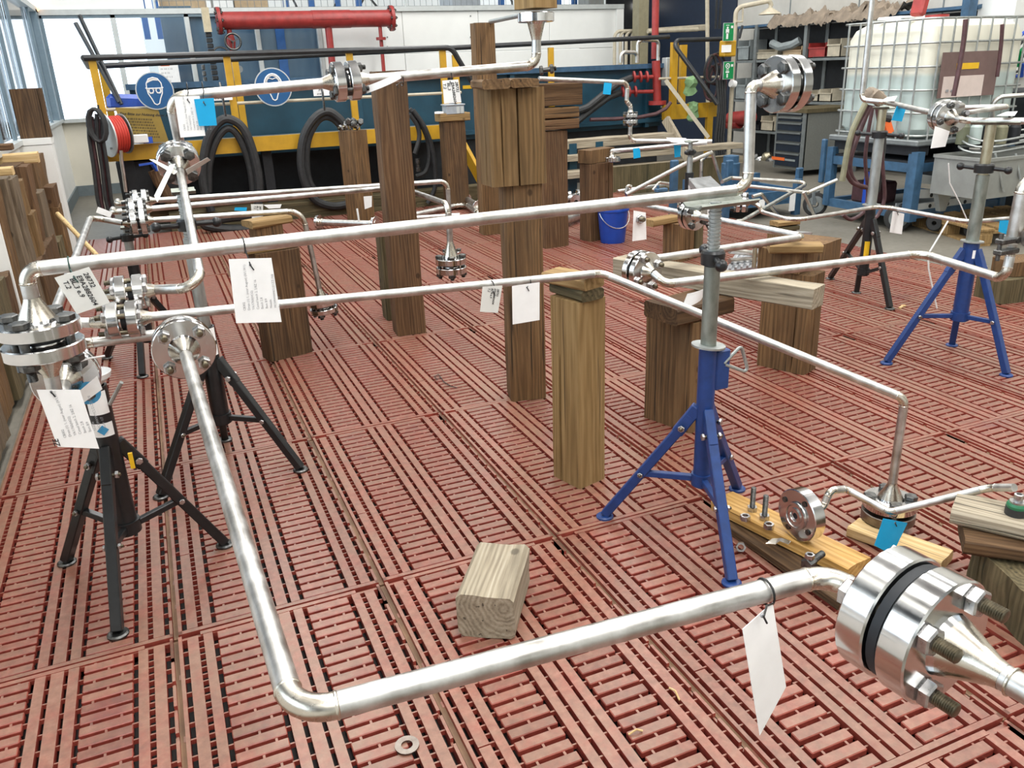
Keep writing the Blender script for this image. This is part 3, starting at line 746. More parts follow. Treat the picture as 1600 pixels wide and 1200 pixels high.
# boards with small hardware
OA, OB = P(1128, 790, z=.034), P(1342, 897, z=.034)
LA, LB = P(1150, 822, z=.0), P(1330, 945, z=.0)
board(LA, LB, .11, .03, 'wood_dark', 'dark lower board under the oily board with nuts on it', bev=.004)
board(OA, OB, .11, .040, 'wood_oily', 'wet oily yellow board carrying nuts, studs and a bolt', bev=.004, cracks=0)
FA, FB = P(1332, 830, z=0), P(1478, 884, z=0)
board(FA, FB, .09, .035, 'wood_pine', 'pale wooden board under the floor flange', bev=.004, cracks=0)
# timbers leaning and stacked along the left wall (seen end on)
def wall_timber(px0, px1, py, x, d, mat, label, z0=0, top=None):
    """upright timber with its face on the plane x; left, right and top edges read at its top"""
    a, b = P(px0, py, x=x), P(px1, py, x=x); z = top or (a.z+b.z)/2
    return timber('wall_timber', b.y-a.y, d, z-z0, upright(x-d/2, (a.y+b.y)/2, 90, z0), mat, label, 'timber', 'timbers along the left wall', cracks=2, rough=.006)
def wt2(y0, y1, x, d, z, mat, label):
    return timber('wall_timber', y1-y0, d, z, upright(x-d/2, (y0+y1)/2, 90), mat, label, 'timber', 'timbers along the left wall', cracks=2, rough=.006)
wt2(3.0, 3.62, -.83, .18, .66, 'wood_brown', 'nearest low brown timber at the left edge')
wt2(3.66, 4.06, -.80, .18, .60, 'wood_weathered', 'greyish low timber second from the front at the left edge')
wt2(4.10, 4.50, -.83, .16, .62, 'wood_brown', 'low splintered brown timber third from the front at the left edge')
wt2(4.54, 4.98, -.81, .18, .55, 'wood_moss', 'mossy low timber fourth from the front at the left edge')
wt2(5.02, 5.38, -.84, .16, .50, 'wood_dark', 'dark low timber just before the white panel at the left wall')
tag(obj('white_board', MB().box((-.945, 5.44, .42), (.21, .03, .84)), 'wall_white', None, (-.945, 5.44, 0)), 'upright white panel standing among the timbers at the left wall', 'panel')
wall_timber(-14, 6, 282, -.86, .15, 'wood_brown', 'broad brown timber beyond the white panel at the left wall')
wall_timber(8, 17, 277, -.82, .14, 'wood_weathered', 'narrow pale grey timber beside the broad brown one at the left wall')
wall_timber(18, 28, 277, -.80, .14, 'wood_weathered', 'second narrow grey timber at the left wall, browner at its foot')
wall_timber(31, 41, 293, -.80, .12, 'wood_mid', 'short sawn block end between the grey and dark wall timbers', top=.90)
wall_timber(24, 39, 256, -.88, .14, 'wood_dark', 'dark tall timber at the left wall below the new pine boards')
wall_timber(40, 49, 258, -.82, .14, 'wood_red', 'thin grey-brown slat standing beside the dark tall wall timber')
wall_timber(50, 73, 241, -.88, .14, 'wood_brown', 'wide brown timber before the white ledge end at the left wall')
wall_timber(62, 70, 298, -.79, .08, 'wood_weathered', 'short light timber in front of the wide brown one at the left wall')
wall_timber(48, 57, 331, -.78, .08, 'wood_mid', 'short tan rounded timber at the left wall')
wall_timber(82, 89, 289, -.80, .10, 'wood_red', 'reddish timber next to the white ledge end at the left wall')
wall_timber(91, 97, 320, -.79, .10, 'wood_brown', 'short brown timber beside the reddish one at the left wall')
wall_timber(57, 90, 384, -.775, .10, 'wood_dark', 'low dark timber in front of the left wall stack')
wall_timber(91, 99, 372, -.785, .08, 'wood_moss', 'small mossy timber at the foot of the white ledge')
a = P(5, 247, y=5.2); b = P(58, 243, y=5.75)
a, b = P(-30, 250, x=-.84), P(60, 245, x=-.84)
def pine(px1, py0, py1, L_, x, mat, label, name='pine_board', dx=.12):
    b_ = P(px1, (py0+py1)/2, x=x); h_ = P(px1, py0, x=x).z-P(px1, py1, x=x).z
    m_ = Matrix.Translation((x-L_, b_.y+dx/2, b_.z)) @ Matrix.Rotation(math.radians(90), 4, 'Y')
    return timber(name, h_, dx, L_, m_, mat, label, 'board', 'boards on the wall timbers', cracks=0)
pine(59, 237, 256, .26, -.78, 'wood_pine', 'new pale pine board lying across the tops of the left wall timbers')
pine(19, 260, 275, .16, -.88, 'wood_pine', 'shorter pale pine board end below the long one at the left wall')
pine(18, 224, 236, .16, -.88, 'wood_red', 'thin reddish board lying on the long pine board at the left wall', 'thin_board')
pz = P(76, 213, y=8.86)
post((-1.03, 8.80), 0, .25, .14, .42, 'wood_dark', 'dark split timber block standing on the white ledge by the window', z=ez, name='timber_block', cracks=2)
a, b = P(90, 334, y=6.9), P(152, 400, y=6.1)
label_thing('broom_stick', MB().cyl(a, b, .016, n=10), 'wood_pine', 'pale round wooden stick leaning at the left wall', 'stick')

# ---------------------------------------------------------------- adjustable pipe stands
def arc_pts(c, r, a0, a1, n, ax1, ax2): return [V(c)+V(ax1)*(r*math.cos(a0+(a1-a0)*k/n))+V(ax2)*(r*math.sin(a0+(a1-a0)*k/n)) for k in range(n+1)]
def stand(c, feet, paint, label, zb, zh, zt, zp, zk, ztop, haz=0, top='pad', tube_r=.032, post_r=.023, disc=True, tilt=0, hl=.085, thread=True, padaz=0, padlen=.2, handle=True):
    t = thing('pipe_stand', (c[0], c[1], 0), label, 'stand', 'adjustable pipe stands'); c = V((c[0], c[1], 0))
    up = V((0, 0, 1))
    obj('column', MB().lathe([(0, zb), (tube_r, zb), (tube_r, zt), (tube_r*.8, zt), (tube_r*.8, zt-.01), (0, zt-.01)], c, up, 20), paint, t)
    obj('bottom_ring', MB().lathe([(tube_r, zb+.005), (tube_r*1.22, zb+.005), (tube_r*1.22, zb+.045), (tube_r, zb+.045)], c, up, 20), paint, t)
    for f in feet:
        f = V((f[0], f[1], 0)); d = (f-c).normalized(); side = V((-d.y, d.x, 0))
        hub = c + d*(tube_r+.012) + V((0, 0, zh)); end = f + V((0, 0, .012))
        leg = obj('leg', MB().bar(hub, end, .031, .031, side, 0, .003), paint, t)
        obj('foot_plate', MB().lathe([(0, 0), (.030, 0), (.030, .006), (.025, .010), (0, .012)], f, up, 16), paint if paint != 'paint_black' else 'bolt_dark', leg)
        obj('hinge_plate', MB().bar(c+d*tube_r*.8+V((0, 0, zh+.03)), hub+(end-hub)*.16, .038, .030, side, 0, .003), paint, leg)
        inst('hinge_bolt', bolt_mesh(.044, .006, 'bolt_zinc', .004), leg, axmat(hub+(end-hub)*.10-side*.022, side))
        s = .52 if paint == 'paint_black' else .56
        mid = hub.lerp(end, s)
        obj('brace', MB().bar(c+d*tube_r+V((0, 0, zb+.025)), mid, .020, .020, side, 0, .002), paint, t)
        inst('hinge_bolt', bolt_mesh(.034, .005, 'bolt_zinc', .004), leg, axmat(mid-side*.017, side))
    if disc: obj('collar_disc', MB().lathe([(post_r, 0), (.052, .0), (.052, .006), (post_r, .006)], c+V((0, 0, zt+.004)), V((math.sin(tilt), 0, math.cos(tilt))), 28), 'galvanised', t)
    obj('post', MB().lathe([(0, zt-.02), (post_r, zt-.02), (post_r, zp), (post_r*.7, zp)], c, up, 20), 'galv_dark' if paint == 'paint_blue' else 'galvanised', t)
    tr = post_r*.80
    if thread:
        pr = [(0, zp-.01)]; z = zp-.01
        while z < ztop: pr += [(tr, z), (tr, z+.005), (tr*.84, z+.0065), (tr*.84, z+.0095)]; z += .011
        pr += [(0, ztop)]
        obj('threaded_rod', MB().lathe(pr, c, up, 20, 0, False), 'galvanised', t)
    else: obj('inner_tube', MB().cyl(c+V((0, 0, zp)), c+V((0, 0, ztop)), tr, n=16), 'brass_rod', t)
    if handle:
        b = MB().lathe([(tr, zk-.022), (post_r*1.45, zk-.02), (post_r*1.5, zk+.015), (post_r*1.3, zk+.022), (tr, zk+.022)], c, up, 20)
        obj('collar_nut', b, 'paint_black', t)
        hd = V((math.cos(haz), math.sin(haz), .0))
        for sgn in (1, -1):
            e = c + hd*sgn*hl + V((0, 0, zk-.006*sgn))
            arm = obj('handle_arm', MB().cyl(c+hd*sgn*post_r*1.2+V((0, 0, zk)), e, .010, .009, 12), 'paint_black', t)
            b = MB(); b.lathe([(0, -.018), (.010, -.0155), (.0165, -.008), (.0185, 0), (.0165, .008), (.010, .0155), (0, .018)], e, hd*sgn, 14)
            obj('knob', b, 'paint_black', arm)
    if top == 'pad':
        pd = V((math.cos(padaz), math.sin(padaz), 0)); ps = V((-pd.y, pd.x, 0))
        poly = [(-.045, .012), (-.03, .0), (.03, .0), (.045, .012), (.041, .016), (.028, .006), (-.028, .006), (-.041, .016)]
        m = Matrix((ps, up, pd)).transposed().to_4x4(); m.translation = c+V((0, 0, ztop-.004))-pd*(padlen*.4)
        obj('pipe_saddle', MB().prism(poly, m, padlen), 'galv_dark', t)
    elif top == 'bowl':
        b = MB().lathe([(0, 0), (.02, 0), (.05, .025), (.054, .04), (.049, .04), (.02, .008), (0, .008)], c+V((0, 0, ztop)), up, 20)
        obj('roller_bowl', b, 'plastic_white', t)
    else:
        b = MB().box(c+V((0, 0, ztop)), (.05, .09, .03), None, 0, .004); obj('jaw', b, top, t)
    return t
def band(t, c, r, z0, z1, mat, a0=-2.4, a1=-.7):
    """sticker wrapped on a round column"""
    b = MB(); n = 10
    for k in range(n+1):
        a = a0+(a1-a0)*k/n
        for z in (z0, z1): b.v.append(V((c[0]+(r+.0012)*math.cos(a), c[1]+(r+.0012)*math.sin(a), z)))
    for k in range(n): b.quad(2*k, 2*k+2, 2*k+3, 2*k+1)
    return obj('sticker', b, mat, t)
def g0(px, py): q = P(px, py, z=0); return (q.x, q.y)
# near blue stand
ha, hb = P(1104, 366, z=.93), P(1143, 392, z=.93); HZ1 = math.atan2(hb.y-ha.y, hb.x-ha.x)
B1 = (1.475, 1.98)
t = stand(B1, [g0(945, 808), g0(1143, 912), (1.77, 2.16)], 'paint_blue', 'blue tripod pipe stand in front holding up the long upper pipe', .175, .42, .650, .905, .93, 1.083, haz=HZ1, padaz=math.radians(3), padlen=.21, tilt=.10, post_r=.0238, tube_r=.0275)
c = V((*B1, 0))
hk = obj('clamp_bracket', MB().box(c+V((.045, -.005, .575)), (.05, .035, .13), None, 0, .004), 'paint_blue', t)
a = P(1131, 568, y=1.96); b1 = P(1158, 540, y=1.96); b2 = P(1170, 583, y=1.96)
pts, _ = fillet([a, b1, b2, a+V((.004, .0, -.004))], .010, 5)
obj('clamp_handle', MB().tube(pts, .0055, 8), 'galvanised', hk)
# far blue stand
B2 = (3.575, 2.77)
t = stand(B2, [g0(1385, 568), g0(1572, 587), g0(1487, 540)], 'paint_blue', 'far blue tripod pipe stand at the right under the upper flange', .215, .545, .605, .925, .955, 1.155, haz=math.radians(-60), thread=False, padaz=math.radians(-60), post_r=.029, tube_r=.036, disc=True, tilt=.06, hl=.10)
band(t, B2, .036, .535, .575, 'paper', -2.2, -1.0)
# black stand under the left joint
B3 = (-.262, 2.545)
t = stand(B3, [g0(185, 992), g0(105, 880), g0(352, 852)], 'paint_black', 'black tripod pipe stand with white stickers at the left front', .165, .44, .655, .64, .6, .655, top='bowl', handle=False, thread=False, disc=False, tube_r=.034)
band(t, B3, .034, .575, .645, 'paper'); band(t, B3, .0345, .505, .548, 'paper')
band(t, B3, .0350, .632, .641, 'label_orange', -2.1, -1.4)
qd = V((-.262, 2.545-.0358, .527)); m = Matrix.Translation(qd) @ Matrix.Rotation(math.radians(90), 4, 'X')
obj('sticker', MB().prism([(-.016, 0), (0, -.016), (.016, 0), (0, .016)], m, .0012), 'label_blue', t)
obj('locking_lever', MB().cyl((-.23, 2.52, .60), (-.185, 2.49, .67), .006, n=8), 'galvanised', t)
obj('hang_tab', MB().box((-.205, 2.50, .42), (.012, .008, .05)), 'label_yellow', t)
# black stand behind the near flange
B4 = (.083, 3.227)
t = stand(B4, [g0(470, 735), g0(252, 777), g0(352, 688)], 'paint_black', 'black tripod pipe stand behind the round flange at the left', .20, .44, .60, .935, .985, 1.10, haz=math.radians(18), tube_r=.034, disc=False, padaz=math.radians(0), padlen=.08, hl=.11)
band(t, B4, .034, .545, .598, 'paper', -1.9, -.5); band(t, B4, .034, .49, .53, 'paper', -1.7, -.5)
# black stand under the three parallel joints
B5 = (-.18, 4.85)
t = stand(B5, [(-.235, 4.60), (-.42, 5.05), (.05, 5.02)], 'paint_black', 'small black tripod pipe stand under the three parallel pipe joints', .12, .40, .60, .70, .705, .755, haz=math.radians(170), padlen=.06, tube_r=.03, hl=.09)
# black stand at the right
B6 = (4.03, 3.85)
t = stand(B6, [g0(1390, 483), g0(1338, 458), g0(1297, 436)], 'paint_black', 'black tripod pipe stand with a yellow sticker on the right side', .165, .49, .60, 1.0, 1.022, 1.17, haz=math.radians(-62), tube_r=.030, thread=False, padaz=math.radians(-75), padlen=.1, hl=.125, post_r=.03)
band(t, B6, .030, .245, .385, 'label_yellow', -2.75, -1.75)
# little black stand far behind the middle
q = P(1076, 300, y=5.8)
t = stand((q.x, q.y), [(q.x-.2, q.y-.2), (q.x+.25, q.y-.1), (q.x-.02, q.y+.28)], 'paint_black', 'small black pipe stand far behind the long upper pipe near its right end', .15, .4, .62, .74, .78, .86, haz=.6, tube_r=.034, padaz=.3, padlen=.08, disc=False)
band(t, (q.x, q.y), .034, .48, .58, 'paper', -2.3, -1.7)
# ---------------------------------------------------------------- stainless pipe spools, joined at bolted flanges
X3, Y3, Z3 = V((1, 0, 0)), V((0, 1, 0)), V((0, 0, 1))
def spool(label, at): return thing('pipe_spool', at, label, 'pipe', 'stainless pipe spools')
def half(t, m, d, R, th, gap, pr, neck, **kw):
    """one flange of a joint with mid-plane at m; body grows along d. returns (flange, neck end point)"""
    d = V(d).normalized(); p = V(m)+d*(gap/2)
    return flange_part(t, p, d, R, th, pr, neck, **kw), p+d*(th+(neck or 0))
def studs(fl, m, d, R, th, gap, **kw):
    obj('gasket', MB().cyl(V(m)-V(d).normalized()*gap*.49, V(m)+V(d).normalized()*gap*.49, R*.55, n=20), 'dark_inside', fl)
    bolts_for(fl, V(m), d, R, 2*th+gap, -(gap/2+th), **kw)
TH, GP = .032, .012
# A1 - the long upper pipe
r = .0162; yA = 1.985; zA = 1.112
T1 = V((1.586, 1.995, 1.398)); c1 = V((1.590, 1.985, 1.118)); c2 = V((-.283, 1.985, zA))
mL = V((-.283, 1.985, .962)); mF = V((1.703, 1.995, 1.402))
t = spool('longest upper stainless pipe, from the left edge flange to a tall bend', c2)
fF, nF = half(t, mF, -X3, .078, .034, .006, r, .052)
fL, nL = half(t, mL, Z3, .083, TH, GP, r, .052)
pipe(t, [nF, T1, c1, c2, nL], r*1.0, [.05, .055, .045, .055, .05], n=18)
studs(fF, mF, X3, .078, .034, .006, nb=4, rot=.70, r=.0094, tail=.014)
fB, _ = half(t, mF, X3, .078, .034, .006, r, None, name='blind_flange')
studs(fL, mL, -Z3, .083, TH, GP, nb=4, rot=.45, r=.0105, tail=.022)
# A2 - elbow piece below it
mD = V((-.290, 2.262, .782))
t = spool('short elbow piece under the left edge flanges with blue film on it', mL)
f1, n1 = half(t, mL, -Z3, .083, TH, GP, r, .05)
f2, n2 = half(t, mD, -Y3, .080, .026, .008, r, .045)
pipe(t, [n1, V((-.285, 1.985, .785)), n2], r, .05)
studs(f2, mD, Y3, .080, .026, .008, nb=4, rot=.78, r=.0095, tail=.015)
obj('blue_film', MB().cyl((-.285, 1.985, .812), (-.285, 1.985, .842), r*1.06, n=18, caps=False), 'label_blue', t)
obj('blue_film', MB().lathe([(.012, 0), (.030, 0), (.030, .001), (.012, .001)], mD+V((.043, -.0312, -.043)), -Y3, 20), 'label_blue', t)
# A3 - hidden return piece
zR = .757; mN = V((-.004, 2.475, .752))
t = spool('short cross pipe passing between the left black stand and the near round flange', (-.2, 2.61, zR))
f1, n1 = half(t, mD, Y3, .080, .026, .008, r, .045)
f2, n2 = half(t, mN, Y3, .086, .030, .004, r, .04)
pipe(t, [n1, V((-.29, 2.61, zR+.01)), V((-.004, 2.625, zR)), n2], r, .045)
# A4 - the near L
r4 = .0172; z4 = .742
e4 = P(462, 1119, z=z4); k4 = P(1292, 897, z=z4); mQ = P(1424, 974, z=z4); dQ = (mQ-k4).normalized()
t = spool('nearest L-shaped stainless pipe sweeping from the round flange across the foreground', e4)
d4 = (mN-e4).normalized()
f1, n1 = half(t, mN, -d4, .088, .030, .004, r4, .058)
fQ, nQ = half(t, mQ, -dQ, .092, .046, .014, r4, .012)
pipe(t, [n1, e4, k4, nQ], r4, [.06, .055, .05, .05], n=24)
studs(f1, mN, -d4, .088, .030, .004, nb=4, rot=.785, r=.0095, mat='bolt_zinc', tail=.014)
# A5 - out of the frame at the right
t = spool('flange and tapering neck leaving the frame at the bottom right corner', mQ)
f5, n5 = half(t, mQ, dQ, .092, .046, .014, r4, .075)
bolts_for(f5, mQ, dQ, .092, .106, -.053, nb=4, rot=1.0, r=.0105, mat='bolt_zinc', tail=.030, frac=.74)
pipe(t, [n5, n5+dQ*.22, n5+dQ*.45+V((0, -.05, 0))], r4, .05, n=24)
gasket(t, mQ, dQ, .086, .0138)
ring = MB().tube(arc_pts(n5+dQ*.01, r4*1.04, 0, 6.283, 24, frame(dQ)[0], frame(dQ)[1]), .0022, 6); obj('weld', ring, 'weld_tint', t)
# B1 - middle pipe bending down to the floor flange
rB = .0140
mB = P(194, 499, y=2.56); bB = P(940, 427, y=2.40); ff = P(1391, 779, z=.112)
eB = P(1387, 629, x=ff.x)
eB = V((ff.x, ff.y, P(1387, 629, y=ff.y).z))
dB = (bB-mB).normalized()
t = spool('middle stainless pipe resting on the pale post and bending down to the floor flange', bB)
f1, n1 = half(t, mB, dB, .054, .034, .014, rB, .036)
m5 = V((ff.x, ff.y, .078))
f2, n2 = half(t, m5, Z3, .084, .030, .008, rB, .060)
pipe(t, [n1, bB, eB, n2], rB, [.05, .07, .035, .05])
studs(f2, m5, -Z3, .084, .030, .008, nb=4, rot=.55, r=.0105, tail=.004)
studs(f1, mB, -dB, .054, .034, .014, nb=4, rot=.5, r=.0078, mat='bolt_zinc', frac=.70, tail=.016)
fl = flange_part(t, m5-V((0, 0, .004)), -Z3, .083, .036, rB, None, mat='flange_dark', name='mating_flange')
write(fl, '5F', V((ff.x-.052, ff.y-.0685, .045)), V((.82, -.57, 0)), Z3, .03, 'cable_red')
# B2 - its left continuation, long return towards the rear
eR = P(178, 336, y=4.78); kL = V((-.335, mB.y+.02, mB.z+.015))
t = spool('long pipe running from the lower left flange pair back to the three parallel joints', kL)
f1, n1 = half(t, mB, -dB, .054, .034, .014, rB, .05)
mE1 = P(216, 346, y=4.72)
f2, n2 = half(t, mE1, -X3, .066, .03, .012, .013, .04)
pipe(t, [n1, kL, V((-.33, eR.y, eR.z)), n2], .0145, [.05, .05, .05, .05])
# C1 - pipe coming forward from the far left flange
rC = .0150
mC = P(204, 457, y=2.66); eC = P(316, 450, y=2.52); mK = P(279, 254, y=3.47)
dC = V((1, -.06, -.0)).normalized(); dK = (mK-eC).normalized()
t = spool('pipe coming forward from the upper left round flange and elbowing left at its lower end', eC)
f1, n1 = half(t, mC, dC, .052, .032, .013, rC, .032)
f2, n2 = half(t, mK, -dK, .078, .03, .004, rC, .055)
pipe(t, [n1, eC, n2], rC, .045)
studs(f1, mC, -dC, .052, .032, .013, nb=4, rot=.5, r=.0078, mat='bolt_zinc', frac=.70, tail=.016)
studs(f2, mK, dK, .078, .03, .004, nb=4, rot=.785, r=.011, tail=.012)
t = spool('stub behind the handwritten left tag ending in the upper of two flange pairs', mC)
f1, n1 = half(t, mC, -dC, .052, .032, .013, rC, .032)
pipe(t, [n1, n1-dC*.075, n1-dC*.075+V((-.01, .14, -.01))], rC, .04)
# D - the top pipe
rD = .0200; yD = 3.47
d1 = P(265, 152, y=yD); mDp = P(540, 127, y=yD); d2 = P(838, 102, y=yD); mTop = P(837, 17, y=yD)
dd = (d2-d1).normalized()
t = spool('upper pipe rising at the left and running right to the flange pair above the tank', d1)
f1, n1 = half(t, mK, dK, .078, .03, .004, rD, .03)
f2, n2 = half(t, mDp, -dd, .075, .042, .014, rD, .045)
pipe(t, [n1, V((d1.x+.012, n1.y+.05, n1.z+.01)), d1, n2], rD, [.03, .03, .055, .03])
studs(f2, mDp, dd, .075, .042, .014, nb=4, rot=.6, r=.0095, tail=.014)
t = spool('upper pipe from the flange pair over the tall posts, bending up to a top flange', d2)
f1, n1 = half(t, mDp, dd, .075, .042, .014, rD, .045)
tz = Z3
f2, n2 = half(t, mTop, -tz, .077, .040, .008, rD, .07)
pipe(t, [n1, d2, n2], rD, [.03, .05, .03])
x, y = mTop.x, mTop.y
timber('timber_block', .135, .135, .35, Matrix.Translation((x, y, mTop.z+.008)) @ Matrix.Rotation(.3, 4, 'Z'), 'wood_tan', 'square timber standing on the topmost flange, cut by the upper frame edge', 'timber', cracks=1)
q = P(845, 106, y=yD-.03); inst('loose_bolt', bolt_mesh(.03, .010, 'bolt_dark', .01), None, axmat(q+V((.01, 0, -.01)), (1, -.3, .1))); tag(bpy.data.objects['loose_bolt'], 'dark bolt end at the bend of the upper pipe above the grooved block', 'bolt')
# E - three parallel pipes
rE = .0150
mE2, mE3 = P(214, 328, y=4.93), P(220, 315, y=5.15)
kE1 = P(472, 329, y=4.66); fE1 = P(505, 478, y=4.66)
t = spool('front of three parallel pipes, dropping over the short dark post to a hanging flange', kE1)
f1, n1 = half(t, mE1, X3, .066, .03, .012, rE, .04)
studs(f1, mE1, -X3, .066, .03, .012, nb=4, rot=.5, r=.009, frac=.70, tail=.02)
dn = (fE1-kE1).normalized()
f2, n2 = half(t, fE1, -dn, .080, .030, .010, rE, .07)
pipe(t, [n1, kE1, n2], rE, [.03, .085, .03])
flange_part(t, fE1+dn*.005, dn, .080, .030, rE, None, name='blind_flange'); studs(f2, fE1, dn, .08, .03, .01, nb=4, rot=.5, r=.0105, tail=.012)
b2 = P(624, 292, y=5.02); k2 = P(699, 319, z=b2.z); g2 = P(707, 412, x=k2.x); g2 = V((k2.x, k2.y, P(707, 414, y=k2.y).z))
t = spool('middle of three parallel pipes, turning forward past the tall post to the nearer hanging flange', k2)
f1, n1 = half(t, mE2, X3, .066, .03, .012, rE, .04)
studs(f1, mE2, -X3, .066, .03, .012, nb=4, rot=.5, r=.009, frac=.70, tail=.02)
f2, n2 = half(t, g2, Z3, .082, .036, .010, rE, .09)
pipe(t, [n1, b2, k2, n2], rE, [.03, .05, .045, .03])
flange_part(t, g2-V((0, 0, .005)), -Z3, .082, .036, rE, None, name='blind_flange'); studs(f2, g2, -Z3, .082, .036, .01, nb=4, rot=.3, r=.011, tail=.012)
b3 = P(640, 287, y=5.25); k3 = P(699, 283, y=5.22); g3 = V((k3.x, k3.y, P(692, 402, y=k3.y).z))
t = spool('rear of three parallel pipes, dropping to the farther hanging flange', k3)
f1, n1 = half(t, mE3, X3, .066, .03, .012, rE, .04)
studs(f1, mE3, -X3, .066, .03, .012, nb=4, rot=.5, r=.009, frac=.70, tail=.02)
f2, n2 = half(t, g3, Z3, .062, .030, .010, rE, .06)
pipe(t, [n1, b3, k3, n2], rE, [.03, .05, .05, .03])
flange_part(t, g3-V((0, 0, .005)), -Z3, .062, .030, rE, None, name='blind_flange'); studs(f2, g3, -Z3, .062, .03, .01, nb=4, rot=.3, r=.009, tail=.012)
for m_, nm in ((mE2, 'second'), (mE3, 'third')):
    t = spool('short stub left of the %s of the three parallel joints' % nm, m_)
    f1, n1 = half(t, m_, -X3, .066, .03, .012, rE, .035)
    pipe(t, [n1, n1-X3*.05, n1-X3*.05+V((0, .12, 0))], rE, .03)
# pipes lying on the floor behind
za = .075
a, b = P(496, 347, z=za), P(588, 350, z=za)
t = spool('pipe lying on the gratings with a flange on either end, left of the tall post', a)
dq = (b-a).normalized()
for p_, s in ((a, 1), (b, -1)): flange_part(t, p_, dq*s, .075, .03, .035, .04)
pipe(t, [a+dq*.06, b-dq*.06], .033)
a, b, c_ = P(640, 337, z=.03), P(727, 318, z=.05), P(748, 334, z=.05)
t = spool('stainless pipe with a double bend lying on the floor behind the hanging flanges', b)
pipe(t, [a, b, c_, P(770, 330, z=.05)], .030, .10)
a, b = P(640, 341, z=.035), P(718, 336, z=.035)
t = spool('straight plain pipe lying on the floor behind the hanging flanges', a); pipe(t, [a, b], .024)
q = P(728, 310, z=.1); w_ = P(748, 322, z=.1)
t = spool('short pipe with two little flanges on the floor by the far timber foot', q); dq = (w_-q).normalized()
for p_, s in ((q, 1), (w_, -1)): flange_part(t, p_, dq*s, .06, .025, .03, None)
pipe(t, [q+dq*.02, w_-dq*.02], .03)
# G - loop lying over the grey beam
rG = .0172; zG = .672
mG = P(1003, 424, z=zG+.03); dG = V((-.25, .97, 0)).normalized()
fb, ft = P(1015, 404, z=zG+.04), P(1026, 440, z=zG)
t = spool('lower pipe from the flange on the grey beam, turning up at the right edge', ft)
f1, n1 = half(t, mG, -dG, .082, .03, .006, rG, .03)
kA, kB2 = P(1440, 396, z=zG), P(1570, 437, z=zG)
up = V((kB2.x+.02, kB2.y+.01, P(1577, 400, y=kB2.y).z))
s1 = n1 - dG*.06; s1.z = zG
mV = up + V((0, 0, .10))
pipe(t, [n1, s1, kA, kB2, up, up+V((0, 0, .04))], rG, [.03, .05, .06, .06, .03, .03])
studs(f1, mG, -dG, .082, .03, .006, nb=4, rot=.4, r=.0088, mat='bolt_zinc', tail=.012)
j = obj('clamp', MB().box(up+V((-.04, -.01, .06)), (.10, .035, .02), None, 0, .004).box(up+V((-.04, -.01, .02)), (.10, .035, .02), None, 0, .004).cyl(up+V((-.08, -.01, -.01)), up+V((-.08, -.01, .09)), .008, n=8).cyl(up+V((-.01, -.03, .06)), up+V((-.01, .03, .06)), .012, n=8), 'bolt_dark', t)
hi = P(1603, 275, y=kB2.y)
t = spool('thick vertical pipe end at the right frame edge above the clamp', up)
pipe(t, [up+V((0, 0, .05)), V((up.x+.005, up.y, hi.z-.03)), hi+V((.10, -.05, .04))], .026, .06)
pipe(t, [up+V((-.01, -.05, .07)), up+V((.14, -.10, .09))], .03, name='branch')
t = spool('upper pipe from the flange on the grey beam to a corner and back left', fb)
f1, n1 = half(t, mG, dG, .082, .03, .006, rG, .03)
kC = P(1256, 370, z=zG+.01); mH = P(1082, 336, z=zG+.02); dH = (kC-mH).normalized()
f2, n2 = half(t, mH, dH, .080, .03, .006, rG, .035)
s1 = n1+dG*.07+V((.06, .03, 0))
pipe(t, [n1, s1, kC, n2], rG, [.03, .03, .035, .03])
bolts_for(f2, mH, -dH, .080, .066, -.033, nb=4, rot=.6, r=.0095, tail=.012)
t = spool('pipe with a flange running up left towards the big hanging nut near the bucket', mH)
f1, n1 = half(t, mH, -dH, .080, .03, .006, rG, .03)
far = mH-dH*.55
pipe(t, [n1, far], .0165)
nb_ = P(985, 312, z=far.z+.0)
# H - thin kinked pipe at the right rear
zH = .60; rH = .0125
h0 = P(1158, 316, z=zH+.05); h1 = P(1190, 331, z=zH); h2 = P(1238, 345, z=zH); h3 = P(1376, 322, z=zH); h4 = P(1512, 347, z=zH); h5 = P(1582, 341, z=zH)
t = spool('thin kinked pipe at the right rear passing both right hand stands', h2)
dh = V((.8, -.6, 0)); m_ = h0
f1, n1 = half(t, m_, dh, .06, .026, .006, rH, .03); half(t, m_, -dh, .06, .026, .006, rH, None, name='blind_flange')
studs(f1, m_, -dh, .06, .026, .006, nb=4, rot=.4, r=.009, frac=.72)
pipe(t, [n1, h1+V((-.02, 0, .04)), h1, h2, h3, h4, h5], rH, [.02, .03, .04, .08, .08, .08, .03], n=12)
# J - top right pipe on the two right stands
rJ = .0145
j0 = P(1364, -12, y=3.95); j1 = P(1346, 156, y=3.95); mJ = P(1481, 182, y=3.05); j3 = P(1610, 189, y=2.62)
dJ = (mJ-P(1385, 160, y=3.80)).normalized()
t = spool('upper right pipe coming down from the frame top and turning to the flange', j1)
f1, n1 = half(t, mJ, -dJ, .078, .048, .010, rJ, .04)
pipe(t, [j0, j1, P(1386, 160, y=3.80), n1], rJ, [.03, .035, .1, .03])
studs(f1, mJ, dJ, .078, .048, .010, nb=4, rot=.3, r=.0085, tail=.006)
t = spool('pipe with a flange and a bright return bend leaving the frame at the right edge', mJ)
f1, n1 = half(t, mJ, dJ, .078, .048, .010, rJ, .055)
pipe(t, [n1, n1+dJ*.1, j3], rJ, .2)
a = P(1508, 168, y=2.95); pipe(t, [a, P(1577, 166, y=2.8), P(1512, 176, y=2.80)], .011, .012, name='handle_loop')
for k in range(3): q = P(1350+4*k, 158-2*k, y=3.93)
